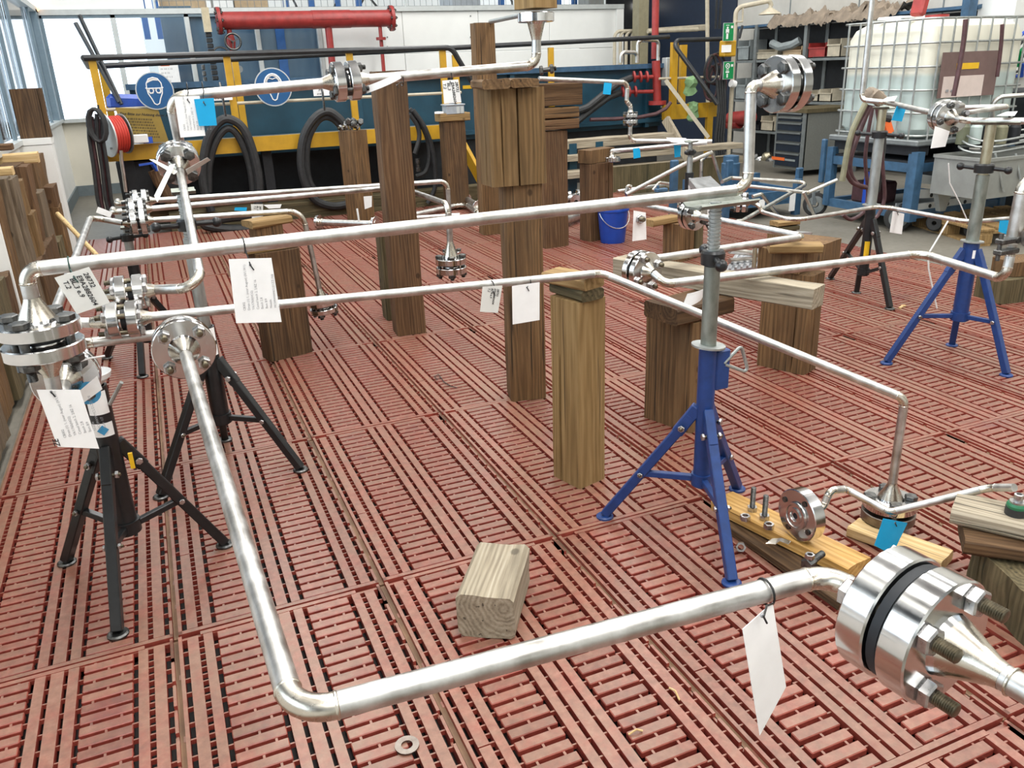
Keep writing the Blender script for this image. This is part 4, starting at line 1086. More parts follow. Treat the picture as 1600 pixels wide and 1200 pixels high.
# K - rear middle pipes
yK = 6.3; rK = .0185
k0 = P(842, 123, y=yK); k1 = P(981, 129, y=yK); k1b = P(979, 158, y=yK); k2b = P(985, 166, y=yK); mK2 = P(985, 185, y=yK); k3_ = P(984, 220, y=yK); k4_ = P(1112, 221, y=yK-.3)
t = spool('rear thin pipe from the beam stack, bending down to a small flange pair', k1)
f1, n1 = half(t, mK2, Z3, .062, .03, .016, rK, .03)
pipe(t, [k0, k1, k1b, k2b, n1], rK, [.02, .05, .02, .02, .02], n=12)
studs(f1, mK2, -Z3, .062, .03, .016, nb=4, rot=.5, r=.01, frac=.7, tail=.006)
t = spool('rear thin pipe below the small flange pair, running right to the far black stand', k3_)
f1, n1 = half(t, mK2, -Z3, .062, .03, .016, rK, .03)
pipe(t, [n1, k3_, k4_], rK, [.02, .05, .02], n=12)
l0 = P(1105, 223, y=5.9); l1 = P(954, 236, y=6.38); mL2 = P(957, 249, y=6.38)
t = spool('thin pipe lying on the bucket-side post and ending in a small round flange', l1)
f1, n1 = half(t, mL2-V((0, 0, .02)), Z3, .068, .04, .0, rK, .02)
pipe(t, [l0, l1, n1], rK*.9, [.02, .05, .02], n=12)
# M - small spool on the oily board
rM = .0118
mM = P(1243, 806, z=.157)
t = spool('small flange standing on edge on the oily board with a thin crooked pipe', mM)
f1 = flange_part(t, mM, X3, .083, .044, rM, .02); n1 = mM+X3*.064
b = MB().lathe([(.044, 0), (.044, -.006), (.036, -.006), (.034, -.002), (.026, -.002), (.026, -.007), (.017, -.007), (.015, -.0015), (.0, -.0015)], mM, X3, 28)
obj('raised_face', b, 'flange_steel', t)
obj('bore', MB().cyl(mM-X3*.0018, mM+X3*.003, .010, n=16), 'dark_inside', t)
for k in range(4):
    an = .5+k*1.5708; q = mM+V((-.0006, .062*math.cos(an), .062*math.sin(an))); obj('bolt_hole', MB().cyl(q, q+X3*.002, .009, n=14), 'bolt_dark', t)
s1 = P(1285, 803, y=mM.y); s2 = P(1297, 766, y=mM.y); s3 = P(1322, 764, y=mM.y-.0)
s4 = P(1390, 801, y=1.60); s5 = P(1470, 787, y=1.535); s6 = P(1545, 762, y=1.44); s7 = P(1585, 762, y=1.36)
pipe(t, [n1, V((s1.x, mM.y, mM.z)), s2, s3, s4, s6, s7], rM, [.02, .025, .022, .022, .04, .05, .02], n=14)
nz = P(1587, 800, y=1.33)
t = thing('nozzle', nz, 'round dark nozzle with a green ring and steel tip standing on the right pile', 'nozzle')
zb = nz.z-.010
obj('body', MB().lathe([(0, 0), (.028, 0), (.028, .026), (.0, .026)], (nz.x, nz.y, zb), Z3, 28), 'rubber', t)
obj('ring', MB().lathe([(0, .026), (.026, .026), (.027, .034), (.024, .040), (0, .040)], (nz.x, nz.y, zb), Z3, 28), 'green_tape', t)
obj('plate', MB().lathe([(0, .040), (.021, .040), (.021, .046), (0, .046)], (nz.x, nz.y, zb), Z3, 28), 'bolt_zinc', t)
obj('tip', MB().lathe([(0, .046), (.012, .046), (.012, .066), (.007, .067), (.007, .058), (0, .058)], (nz.x, nz.y, zb), Z3, 20), 'bolt_zinc', t)
# nuts, studs and bolt on the oily board
oz = .0755
def nut_mesh(r=.0165, h=.016):
    if 'nut' not in HEX:
        b = MB(); z = [0, h]
        hx = [(r*math.cos(math.pi/3*i), r*math.sin(math.pi/3*i)) for i in range(6)]; n = 24
        def outer(k): 
            a = 2*math.pi*k/n; s = a % (math.pi/3)-math.pi/6; rr = r*math.cos(math.pi/6)/math.cos(s); return rr*math.cos(a), rr*math.sin(a)
        for zz in z:
            for k in range(n): b.v.append(V((*outer(k), zz)))
            for k in range(n): a = 2*math.pi*k/n; b.v.append(V((r*.56*math.cos(a), r*.56*math.sin(a), zz)))
        for k in range(n):
            k2 = (k+1) % n
            b.quad(k, k2, 2*n+k2, 2*n+k); b.quad(n+k2, n+k, 3*n+k, 3*n+k2, sm=True)
            b.quad(2*n+k, 2*n+k2, 3*n+k2, 3*n+k); b.quad(k2, k, n+k, n+k2)
        HEX['nut'] = b.mesh('hex_nut', 'bolt_zinc')
    return HEX['nut']
for k, (px, py, lb) in enumerate(((1164, 812, 'left loose hex nut lying on the oily board'), (1201, 825, 'right loose hex nut lying on the oily board, beside the standing stud'))):
    o = inst('hex_nut', nut_mesh(), None, Matrix.Translation(P(px, py, z=oz)) @ Matrix.Rotation(.3*k+.2, 4, 'Z')); tag(o, lb, 'nut', 'loose hex nuts')
for k, (px, py, lb) in enumerate(((1175, 798, 'left threaded stud standing upright in a nut on the oily board'), (1194, 811, 'right threaded stud standing upright in a nut on the oily board'))):
    q = P(px, py, z=oz); t = thing('threaded_stud', q, lb, 'stud', 'standing studs')
    inst('nut', nut_mesh(), t, Matrix.Translation(q))
    pr = [(0, 0)]; z = 0
    while z < .085: pr += [(.0088, z+.001), (.0078, z+.002)]; z += .003
    pr += [(.007, z), (0, z)]
    obj('rod', MB().lathe(pr, q, Z3, 14, 0, False), 'bolt_dark', t)
q = P(1264, 880, z=oz+.017)
t = thing('hex_bolt', q, 'thick dark bolt lying on the oily board with a nut sitting on its head', 'bolt')
dq = V((.93, .30, .0)).normalized()
inst('shank', bolt_mesh(.0, .0105, 'bolt_dark', .06), t, axmat(q+V((0, 0, -.001)), dq))
inst('nut', nut_mesh(), t, Matrix.Translation(q+V((.0, 0, .017))) @ Matrix.Rotation(.3, 4, 'Z') @ Matrix.Scale(.85, 4))
q = P(1157, 856, z=.012)
tag(inst('ring_nut', nut_mesh(), None, axmat(q+V((0, 0, .006)), (-.5, -.7, .3))), 'dark round nut leaning against the lower board under the oily board', 'nut')
pts = [P(px, py, z=oz-.0005) for px, py in ((1196, 850), (1206, 842), (1221, 841), (1236, 846), (1232, 851), (1218, 846), (1212, 851))]
b = MB(); k = len(b.v); b.v += pts; b.v += [p+V((0, 0, .0015)) for p in pts]; n = len(pts)
b.quad(*range(n, 2*n)); b.quad(*range(n-1, -1, -1)); [b.quad(i, (i+1) % n, n+(i+1) % n, n+i) for i in range(n)]
tag(obj('puddle', b, 'wet_wood', None, pts[0]), 'small shiny puddle on the oily board below the standing flange', 'puddle')
# washer, wire and chips on the grating
q = P(636, 1165, z=.002)
tag(obj('washer', MB().lathe([(.0135, 0), (.0285, 0), (.0285, .003), (.0135, .003), (.0135, 0)], q, Z3, 32), 'flange_dark', None, q), 'flat dark steel washer lying on the gratings at the bottom edge', 'washer')
pts = [P(px, py, z=.006) for px, py in ((688, 590), (683, 593), (679, 588), (685, 585), (689, 590), (694, 597), (704, 603), (714, 606))]
tag(obj('wire', MB().tube(pts, .0022, 6), 'cable_tie', None, pts[0]), 'thin black curled wire lying on the gratings before the brown post', 'wire')
for k, (a, b, lb) in enumerate((((1405, 482), (1414, 478), 'small pale wood chip on the gratings beside the black stand foot'), ((982, 1148), (1004, 1142), 'pale curl of wood shaving on the front gratings'), ((1046, 1075), (1062, 1094), 'yellowish wood splinter between the front grating rails'))):
    a, b = P(*a, z=.003), P(*b, z=.003); mdl = (a+b)/2+V((.004, .003, .006))
    tag(obj('wood_chip', MB().tube([a, mdl, b], .0026 if k != 0 else .008, 6), 'wood_pine', None, a), lb, 'chip')
# ---------------------------------------------------------------- paper tags tied to the pipes
def sheet(name, px, y, mat, label, cat='tag', group=None, bend=0, hang=None, tie_mat='cable_tie', hole=None, ys=None):
    """a tag whose corners (top left, top right, bottom right, bottom left) stand on the plane(s) y"""
    ys = ys or [y]*4
    c = [P(a, b, y=yy) for (a, b), yy in zip(px, ys)]
    t = thing(name, c[0], label, cat, group)
    nrm = (c[1]-c[0]).cross(c[3]-c[0]).normalized()
    if nrm.y > 0: nrm = -nrm
    b = MB(); n, m = 8, 4
    for s in (0, 1):
        for i in range(n+1):
            for j in range(m+1):
                u, v = i/n, j/m
                p = (c[0].lerp(c[1], u)).lerp(c[3].lerp(c[2], u), v)
                w = 4*(u*(1-u) if bend > 0 else v*(1-v))*abs(bend)
                b.v.append(p + nrm*(w + (.0004 if s == 0 else -.0004)))
    K = (n+1)*(m+1)
    for i in range(n):
        for j in range(m):
            a, d = i*(m+1)+j, (i+1)*(m+1)+j
            b.quad(a, a+1, d+1, d, sm=True); b.quad(K+a, K+d, K+d+1, K+a+1, sm=True)
    for i in range(n):
        for j in (0, m): a, d = i*(m+1)+j, (i+1)*(m+1)+j; b.quad(a, d, K+d, K+a)
    for j in range(m):
        for i in (0, n): a = i*(m+1)+j; b.quad(a, a+1, K+a+1, K+a)
    obj('sheet', b, mat, t)
    if hang:                                   # (pipe axis point, pipe radius, hole pixel)
        p, r, hp = hang; h = P(*hp, y=min(ys))
        b = MB().tube([p+V((0, (r+.003)*math.cos(k*math.pi/8), (r+.003)*math.sin(k*math.pi/8))) for k in range(16)], .0018, 6, closed=True)
        b.tube([p+V((0, -r-.002, -r*.4)), p.lerp(h, .5)+V((0, -.006, 0)), h+V((0, -.003, 0)), h+V((.006, -.004, -.012))], .0016, 6)
        obj('tie', b, tie_mat, t)
        obj('eyelet', MB().cyl(h+V((0, -.0012, 0)), h+V((0, .001, 0)), .003, n=10), 'ink_grey', t)
    return t, c
def scribble(t, c, s, size, mat='ink', mode='down', fx=.1, fy=.12, lift=.0008):
    """mode down: lines run from top to bottom, first line on the right; up: bottom to top, first line on the left"""
    tl, tr, br, bl = c
    if mode == 'down': u, v = br-tr, tr-tl; o = tr.lerp(tl, fx)+(br-tr)*fy
    else: u, v = tl-bl, tl-tr; o = bl.lerp(br, fx)+(tl-bl)*fy
    n = u.cross(v).normalized()
    write(t, s, o+n*lift, u, v, size, mat)
t, c = sheet('paper_tag', ((85, 434), (139, 417), (172, 473), (120, 491)), 1.952, 'paper_grey', 'grey handwritten tag wired to the long upper pipe near its left bend', group='tags', hang=(P(109, 414, y=1.985), .0148, (116, 433)), tie_mat='wire_green')
scribble(t, c, '28732\nE9A2882604\nBL.3 e.9\nT.2', .0138, fx=.24, fy=.10)
t, c = sheet('paper_tag', ((357, 405), (424, 403), (440, 503), (369, 505)), 1.958, 'paper', 'large white printed tag hanging in the middle of the long upper pipe', group='tags', hang=(P(381, 383, y=1.985), .0148, (391, 414)))
PR = 'CB302\nDrain (1) 1, (near August) (IV1,W1)\nYA/1760(HO2)\nCunsd batch 2, 2/8Z 16\nBatch 2,8\nBsm 8/9\nNozzle\nMC09WWMCU21ZZ-708\nRohr 1/7'
scribble(t, c, PR, .0074, 'ink_grey', 'up', fx=.24, fy=.20)
y = 2.43
t, c = sheet('paper_tag', ((754, 448), (785, 446), (778, 489), (750, 487)), y-.02, 'paper_grey', 'small handwritten tag on the middle pipe in front of the grooved brown post', group='tags', hang=(P(769, 447, y=y), .014, (770, 456)))
scribble(t, c, '28733\nE9A2882604\nBL.4 e.9\nT.2', .0100, fx=.24, fy=.1)
t, c = sheet('paper_tag', ((800, 447), (843, 441), (843, 500), (801, 507)), y-.02, 'paper', 'blank white tag on the middle pipe beside the small handwritten one', group='tags', hang=(P(826, 440, y=y), .014, (823, 449)))
t, c = sheet('paper_tag', ((57, 609), (125, 609), (155, 701), (90, 698)), 1.93, 'paper', 'large white printed tag at the head of the left front black stand', group='tags', hang=(V((-.285, 1.985, .80)), .0148, (80, 612)))
scribble(t, c, PR, .0076, 'ink_grey', 'up', fx=.30, fy=.18); scribble(t, c, 'ZE', .016, 'ink', 'up', fx=.08, fy=.02)
sheet('paper_tag', ((124, 611), (152, 587), (160, 608), (131, 629)), 2.17, 'paper', 'white tag half hidden behind the large printed one at the left black stand', group='tags')
kz = P(1196, 925, z=z4)
sheet('paper_tag', ((1160, 983), (1207, 941), (1228, 1073), (1187, 1149)), kz.y-.028, 'paper', 'long white tag hanging from the nearest pipe near the big flange', group='tags', hang=(kz, r4, (1191, 962)), ys=[kz.y-.05, kz.y-.02, kz.y-.028, kz.y-.045])
sheet('cyan_tag', ((1380, 810), (1418, 817), (1394, 867), (1366, 852)), 1.572, 'card_cyan', 'cyan tag hanging in front of the floor flange', group='cyan tags', hang=(P(1396, 801, y=1.60), rM, (1398, 817)))
t, c = sheet('paper_tag', ((272, 151), (312, 150), (321, 212), (282, 215)), 3.435, 'paper', 'white printed tag beside the cyan one at the left end of the top pipe', group='tags', hang=(P(293, 139, y=yD), rD, (293, 156)))
scribble(t, c, PR, .0085, 'ink_grey', 'up', fx=.25, fy=.16)
sheet('cyan_tag', ((303, 155), (334, 153), (339, 196), (311, 197)), 3.425, 'card_cyan', 'cyan tag overlapping the white printed one at the left end of the top pipe', group='cyan tags', hang=(P(317, 138, y=yD), rD, (318, 160)))
sheet('paper_tag', ((571, 135), (624, 112), (627, 122), (573, 146)), 3.43, 'paper', 'curled white tag lying over the top pipe at the tall red-brown post', group='tags', bend=.035, hang=(P(628, 125, y=yD), rD, (620, 133)))
t, c = sheet('paper_tag', ((691, 126), (716, 124), (721, 160), (694, 162)), 3.435, 'paper', 'handwritten white tag on the top pipe above the little grey box', group='tags', hang=(P(703, 119, y=yD), rD, (703, 128)))
scribble(t, c, '28732\nE9A2882604\nBL.3\nT.2', .017, fx=.22, fy=.08)
sheet('cyan_tag', ((944, 129), (956, 130), (954, 148), (942, 147)), yK-.03, 'card_cyan', 'cyan tag on the rear thin pipe right of the beam stack', group='cyan tags')
sheet('cyan_tag', ((989, 232), (1000, 231), (1001, 246), (990, 248)), 6.22, 'card_cyan', 'left of two cyan tags under the rear pipe by the bucket-side post', group='cyan tags')
sheet('cyan_tag', ((1053, 227), (1064, 227), (1063, 245), (1054, 246)), 5.98, 'card_cyan', 'right of two cyan tags under the rear pipe, next to the far black stand', group='cyan tags')
sheet('paper_tag', ((1041, 215), (1072, 216), (1074, 225), (1049, 222)), 5.9, 'paper', 'white tag lying flat on the rear pipe by the far black stand', group='tags', ys=[6.05, 6.0, 5.85, 5.9])
y = 4.98
t, c = sheet('paper_tag', ((990, 329), (1009, 332), (1010, 374), (988, 377)), y, 'paper', 'white tag hanging with a big nut right of the blue bucket', group='tags')
inst('nut', bolt_mesh(.0, .016, 'bolt_zinc', .05), t, axmat(P(999, 342, y=y)+V((0, -.01, 0)), (-.2, -.9, .1)))
y = P(1100, 433, z=zG).y
sheet('paper_tag', ((1074, 459), (1106, 447), (1096, 468), (1065, 482)), y-.02, 'paper', 'white leaf-shaped folded tag under the pipe over the grey beam', group='tags', bend=.012)
y = P(1402, 326, z=zH).y
sheet('paper_tag', ((1395, 330), (1413, 334), (1409, 366), (1390, 363)), y-.015, 'paper', 'white tag hanging from the thin kinked pipe at the right rear', group='tags', hang=(P(1402, 327, y=y), rH, (1402, 333)))
sheet('cyan_tag', ((1562, 345), (1577, 344), (1572, 366), (1560, 362)), P(1565, 343, z=zH).y-.015, 'card_cyan', 'cyan tag at the right end of the thin kinked pipe', group='cyan tags')
sheet('cyan_tag', ((1401, 166), (1417, 165), (1409, 190), (1393, 188)), 3.62, 'card_cyan', 'cyan tag on the upper right pipe left of its flange', group='cyan tags')
sheet('paper_tag', ((1386, 152), (1402, 150), (1397, 158), (1376, 158)), 3.72, 'paper', 'small white tag lying on the upper right pipe above the black stand', group='tags', ys=[3.8, 3.78, 3.68, 3.72])
sheet('paper_tag', ((1461, 197), (1484, 205), (1477, 229), (1454, 232)), 2.98, 'paper', 'white tag hanging below the upper right flange', group='tags')
sheet('paper_tag', ((1572, 175), (1590, 174), (1585, 181), (1557, 181)), 2.72, 'paper', 'white tag lying on the upper right pipe near the frame edge', group='tags', ys=[2.75, 2.75, 2.68, 2.7])
sheet('cyan_tag', ((364, 311), (382, 312), (382, 317), (363, 317)), 5.12, 'card_cyan', 'cyan tag between the rear two of three parallel pipes', group='cyan tags')
sheet('cyan_tag', ((367, 324), (386, 324), (385, 330), (366, 329)), 4.9, 'card_cyan', 'cyan tag between the front two of three parallel pipes', group='cyan tags')
t, c = sheet('paper_tag', ((392, 319), (411, 319), (411, 345), (394, 346)), 4.88, 'paper_grey', 'handwritten tag on the three parallel pipes left of the short dark post', group='tags')
scribble(t, c, '28732\nBL.3\nT.2', .014, fx=.3, fy=.1)
sheet('paper_tag', ((411, 320), (440, 319), (438, 325), (420, 326)), 4.86, 'paper', 'flat white tag on the middle parallel pipe above the short dark post', group='tags')
sheet('paper_tag', ((568, 307), (581, 306), (581, 323), (570, 327)), 5.0, 'paper', 'small white tag on the parallel pipes left of the tall red-brown post', group='tags')
sheet('paper_tag', ((233, 249), (240, 249), (278, 268), (272, 273)), 3.35, 'paper_grey', 'folded tag on the left of the upper left round flange', group='tags', ys=[3.30, 3.33, 3.36, 3.34])
sheet('paper_tag', ((324, 246), (329, 250), (293, 273), (290, 265)), 3.35, 'paper_grey', 'folded tag on the right of the upper left round flange', group='tags', ys=[3.30, 3.33, 3.36, 3.34])
sheet('paper_tag', ((265, 258), (274, 256), (246, 316), (241, 306)), 3.30, 'paper', 'long white tag hanging edge-on below the upper left round flange', group='tags', ys=[3.36, 3.34, 3.26, 3.28])
t, c = sheet('paper_tag', ((153, 323), (176, 332), (172, 340), (150, 332)), 4.70, 'paper', 'white tag sticking out left of the three parallel joints', group='tags')
def strap(name, pts, y, label, mat='plastic_white', r=.004):
    pp = [P(a, b, y=y) for a, b in pts]; tag(obj(name, MB().tube(pp, r, 6), mat, None, pp[0]), label, 'strap', 'white straps')
strap('plastic_strap', ((1512, 346), (1500, 318), (1484, 286), (1482, 255)), 4.0, 'thin white strap rising from the thin kinked pipe at the right')
strap('plastic_strap', ((1482, 344), (1468, 368), (1450, 398), (1451, 420), (1457, 450), (1464, 482)), 3.4, 'thin white strap hanging past the kinked pipe in front of the far blue stand', r=.005)
strap('plastic_strap', ((558, 326), (561, 346)), 4.2, 'short white strap end standing up behind the long upper pipe', r=.005)
strap('plastic_strap', ((117, 567), (140, 560), (164, 556)), 2.1, 'thin white strap sticking out right below the left edge flanges', r=.0022)
# ---------------------------------------------------------------- test basin with walkway at the back
YW = 9.5
def wx(px, py, y=YW): return P(px, py, y=y)
bs = thing('test_basin', (3, 9.9, 0), 'long blue steel test basin across the back behind the walkway', 'basin')
zt = wx(900, 104, 10.2).z
xl, xr = wx(200, 130, 10.3).x, wx(1034, 97, 10.3).x
b = MB(); wbox(b, xl, xr, 10.30, 10.34, .64, zt-.03); wbox(b, xl, xl+.04, 10.34, 11.2, .64, zt-.03); wbox(b, xr-.04, xr, 10.34, 11.2, .64, zt-.03); wbox(b, xl, xr, 11.16, 11.2, .64, zt-.03); wbox(b, xl, xr, 10.34, 11.2, .64, .67)
obj('shell', b, 'paint_basin', bs)
b = MB(); wbox(b, xl-.03, xr+.10, 10.20, 10.38, zt-.06, zt); wbox(b, xl-.03, xr+.05, 11.14, 11.25, zt-.06, zt)
obj('rim', b, 'paint_bluecart', bs)
for px in (560, 800, 1010): x = wx(px, 150, 10.25).x; obj('stiffener', wbox(MB(), x-.03, x+.03, 10.22, 10.30, .64, zt-.06), 'paint_basin', bs)
obj('marking', MB().box(P(730, 136, y=10.296), (.12, .010, .04)), 'label_yellow', bs)
obj('lower_ledge', wbox(MB(), wx(724, 200, 10.2).x, xr, 10.20, 10.30, wx(900, 193, 10.2).z-.05, wx(900, 193, 10.2).z), 'paint_basin', bs)
obj('shaded_base', wbox(MB(), xl, xr, 10.36, 11.1, FZ, .64), 'dark_inside', bs)  # near-black colour stands in for the shade below the walkway deck
for k, (px, w_) in enumerate(((1016, .07), (983, .045))):
    pa = wx(px-20 if not k else px-13, 98, 10.25); pc = wx(px+12, 98, 10.25); h = .28 if not k else .13
    pts, _ = fillet([pa, pa+V((0, 0, h)), pc+V((0, 0, h)), pc], .06, 5)
    obj('lifting_loop', MB().tube(pts, .025, 10), 'thin_steel', bs)
wk = thing('walkway', (1.5, 9.5, 0), 'yellow-edged walkway with black handrails along the front of the basin', 'walkway')
a, c = wx(172, 238), wx(724, 207)
zb0, zb1 = .735, .885
obj('edge_beam', wbox(MB(), a.x-.03, c.x, YW-.02, YW+.03, zb0, zb1), 'paint_yellow', wk)
obj('deck', wbox(MB(), a.x, c.x, YW+.03, 10.18, zb0+.06, zb1-.03), 'shelf_metal', wk)
zr = wx(300, 86).z
zr2 = P(300, 99, y=YW+.6).z
for yy, dz in ((YW-.03, 0), (YW+.6, zr2-zr)):
    pts = [V((a.x-.06, yy, zr+dz)), V((wx(704, 74).x, yy, zr+dz))]
    if yy < YW: pts += [wx(745, 142, yy), wx(790, 215, yy)]
    else: pts[1] = V((wx(1045, 70, yy).x, yy, zr+dz+.14))
    pp, _ = fillet(pts, .12, 6); obj('handrail', MB().tube(pp, .030, 10), 'rail_black', wk)
obj('handrail', MB().tube([V((a.x-.06, YW-.03, zr)), V((a.x-.06, YW+.6, zr2))], .03, 10), 'rail_black', wk)
obj('knee_rail', MB().tube([V((a.x, YW, wx(300, 165).z)), V((c.x, YW, wx(300, 165).z))], .016, 8), 'bin_beige', wk)
for px, yy in ((147, YW), (160, YW+.6), (357, YW), (369, YW+.6), (548, YW), (693, YW), (712, YW+.6), (861, YW+.6)):
    x = P(px, 110, y=yy).x; obj('post', wbox(MB(), x-.035, x+.035, yy-.02, yy+.02, zb0 if px < 800 else .6, zr if yy == YW else zr2+(.05 if px > 800 else 0)), 'paint_yellow', wk)
for px in (200, 420, 640): x = wx(px, 250).x; obj('leg', wbox(MB(), x-.05, x+.05, YW+.1, YW+.2, FZ, zb0), 'dark_inside', wk)
# stair stringers and planks right of the posts
st = thing('wooden_steps', (5, 9.2, FZ), 'weathered wooden plank steps in front of the basin right of the posts', 'steps')
ya = 9.15
for k, (p0, p1, th) in enumerate((((858, 222), (1052, 206), 14), ((866, 245), (930, 241), 10), ((866, 271), (930, 267), 11), ((940, 243), (1062, 226), 8), ((930, 264), (1160, 250), 13), ((1090, 229), (1160, 221), 9))):
    yy = ya - .12*(k % 3); a_, c_ = P(*p0, y=yy), P(*p1, y=yy)
    hgt = th/140
    timber('plank', hgt, .24, (c_-a_).length, Matrix.Translation(a_+V((0, .1, -hgt/2))) @ Matrix.Rotation(math.radians(90), 4, 'Y'), 'wood_grey', parent=st, cracks=0, bev=.004)
for px in (897, 938): x = P(px, 260, y=9.1).x; obj('leg', wbox(MB(), x-.05, x+.05, 9.12, 9.2, FZ, .60), 'paint_basin', st)
x0, x1 = P(925, 290, y=8.95).x, P(1150, 290, y=8.95).x
obj('riser', wbox(MB(), x0, x1, 8.98, 9.02, FZ, .30), 'wood_moss', st)
obj('stringer', MB().bar(P(716, 215, y=9.3), P(762, 300, y=8.9), .05, .11), 'paint_yellow', st)
obj('stringer', MB().bar(P(1040, 186, y=9.3), P(1078, 252, y=8.9), .05, .11), 'wood_grey', st)
# low mossy kerb beam along the back edge of the gratings
x0, x1 = P(345, 345, y=9.42).x, P(560, 335, y=9.42).x
timber('kerb_beam', .22, .2, 3.6, Matrix.Translation((x0-.5, 9.5, .065)) @ Matrix.Rotation(math.radians(90), 4, 'Y'), 'wood_moss', 'mossy kerb beam on the floor along the back edge of the gratings', 'timber', cracks=1)
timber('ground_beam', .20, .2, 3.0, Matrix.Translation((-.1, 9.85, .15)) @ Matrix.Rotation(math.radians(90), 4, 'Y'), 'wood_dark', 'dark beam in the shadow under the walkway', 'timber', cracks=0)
# right end platform of the walkway
pf = thing('platform', (6.9, 10.2, 0), 'yellow railed platform at the right end of the basin', 'platform')
p0, p1 = P(1037, 165, y=10.0), P(1118, 185, y=10.0)
obj('edge_beam', wbox(MB(), p0.x, p1.x, 9.98, 10.04, P(1060, 186, y=10.0).z, P(1060, 163, y=10.0).z), 'paint_yellow', pf)
obj('deck', wbox(MB(), p0.x+.25, p1.x+.1, 10.04, 10.9, P(1060, 182, y=10.0).z, P(1060, 170, y=10.0).z), 'shelf_metal', pf)
for px, top, bot, yy in ((1054, 66, 186, 10.0), (1068, 70, 160, 10.5), (1109, 163, 290, 10.0)):
    q0, q1 = P(px, bot, y=yy), P(px, top, y=yy); obj('post', wbox(MB(), q1.x-.045, q1.x+.045, yy-.03, yy+.03, q0.z, q1.z), 'paint_yellow', pf)
pp, _ = fillet([P(1128, 61, y=9.9), P(1048, 63, y=9.9), P(1121, 163, y=9.5)], .08, 6)
obj('handrail', MB().tube(pp, .030, 10), 'rail_black', pf)
obj('mid_rail', MB().tube([P(1030, 123, y=10.0), P(1125, 120, y=10.0)], .016, 8), 'bin_beige', pf)
obj('stringer', MB().bar(P(1040, 125, y=9.95), P(1107, 215, y=9.6), .04, .05), 'bin_beige', pf)
rp = thing('red_standpipe', P(1026, 160, y=10.05), 'red vertical pipe at the right end of the basin with valves and hoses', 'pipe')
q0, q1 = P(1027, 160, y=10.1), P(1025, 95, y=10.1)
obj('pipe', MB().cyl(q0, q1, .055, n=18), 'paint_red', rp)
obj('base_flange', MB().cyl(q0+V((0, 0, -.03)), q0+V((0, 0, .02)), .12, n=20), 'paint_red', rp)
for py, px0 in ((120, 990), (143, 972)):
    c0 = P(1020, py, y=10.08); c1 = P(px0, py+1, y=10.08)
    br = obj('branch', MB().cyl(c0, c1, .025, n=10), 'paint_red', rp)
    for px in (px0+1, px0+11, px0+21):
        q = P(px, py, y=10.06); obj('valve_wheel', MB().lathe([(0, -.012), (.07, -.012), (.075, 0), (.07, .012), (0, .012)], q, (1, -.35, .1), 14), 'paint_red', br)
    h = [P(px0-4, py+2, y=10.07), P(px0-22, py+9, y=10.0), P(px0-50, py+30, y=9.95), P(px0-72, py+48, y=9.9), P(px0-95, py+56, y=9.9)]
    obj('hose', MB().tube(fillet(h, .3, 5)[0], .045, 10), 'rubber', rp)
tag(obj('hose', MB().tube([P(px, py, y=9.9) for px, py in ((922, 187), (960, 186), (1000, 183), (1025, 178), (1040, 170), (1048, 160))], .025, 8), 'hose_maroon', None, P(960, 186, y=9.9)), 'thin maroon hose slung along the basin below the red standpipe', 'hose')
tag(obj('column_pipe', MB().cyl(P(1023, 92, y=10.4), P(1021, 92, y=10.4)+V((0, 0, 2.5)), .048, n=16), 'paint_red', None, P(1023, 92, y=10.4)), 'red riser pipe going up out of frame above the right end of the basin', 'pipe')
q = P(1005, 80, y=12.5)
tag(obj('steel_column', wbox(MB(), q.x-.09, q.x+.09, 12.5, 12.7, FZ, 6.4), 'column_olive', None, q), 'beige steel column between the white panels and the red riser', 'column')
pr = thing('pipe_rack', P(975, 90, y=12.8), 'row of bent beige conduits behind the right end of the basin', 'pipes')
for k in range(4):
    px = 960+k*9; q = P(px, 98, y=12.8); z1 = P(px, 49, y=12.8).z
    pp, _ = fillet([V((q.x, 12.8, .9)), V((q.x, 12.8, z1)), V((9.2, 12.8, z1+.02*k))], .10, 5)
    obj('conduit', MB().tube(pp, .028, 8), 'bin_beige', pr)

# left end: info board, blue bag, reel, hanging hoses
bd = thing('info_board', P(222, 195, y=9.42), 'mustard information board with lines of print on the walkway railing', 'board')
c4 = [P(px, py, y=9.42) for px, py in ((180, 168), (247, 171), (264, 222), (196, 222))]
b = MB(); b.v += c4+[p+V((0, .012, 0)) for p in c4]; b.quad(3, 2, 1, 0); b.quad(4, 5, 6, 7); [b.quad(i, (i+1) % 4, 4+(i+1) % 4, 4+i) for i in range(4)]
obj('panel', b, 'board_mustard', bd)
u, v = c4[1]-c4[0], c4[0]-c4[3]
n_ = u.cross(v).normalized()
write(bd, 'Eine Bitte zur Nutzung dieser Anlage', c4[0]+u*.06-v*.20+n_*.002, u, v, .034)
for k in range(7): write(bd, 'iii ii iiii iiiii ii iii iiii ii iiii iii ii iii', c4[0]+u*(.09+.012*k)-v*(.33+.085*k)+n_*.002, u, v, .024)
b = MB().box(P(200, 160, y=9.85), (.40, .25, .16), Matrix.Rotation(.08, 3, 'Y'), 0, .05)
tag(obj('blue_bag', b, 'bag_blue', None, P(200, 160, y=9.75)), 'crumpled blue plastic bag behind the information board', 'bag')
rl = thing('hose_reel', P(180, 210, y=9.2), 'grey-sided reel with red hose on the left end of the walkway', 'reel')
q = P(166, 212, y=9.25); ax = V((.9, .42, .03)).normalized()
obj('side_plate', MB().lathe([(0, 0), (.205, 0), (.205, .012), (0, .012)], q, ax, 32), 'frame_light', rl)
obj('side_plate', MB().lathe([(0, 0), (.19, 0), (.19, .01), (0, .01)], q+ax*.17, ax, 32), 'shelf_metal', rl)
b = MB()
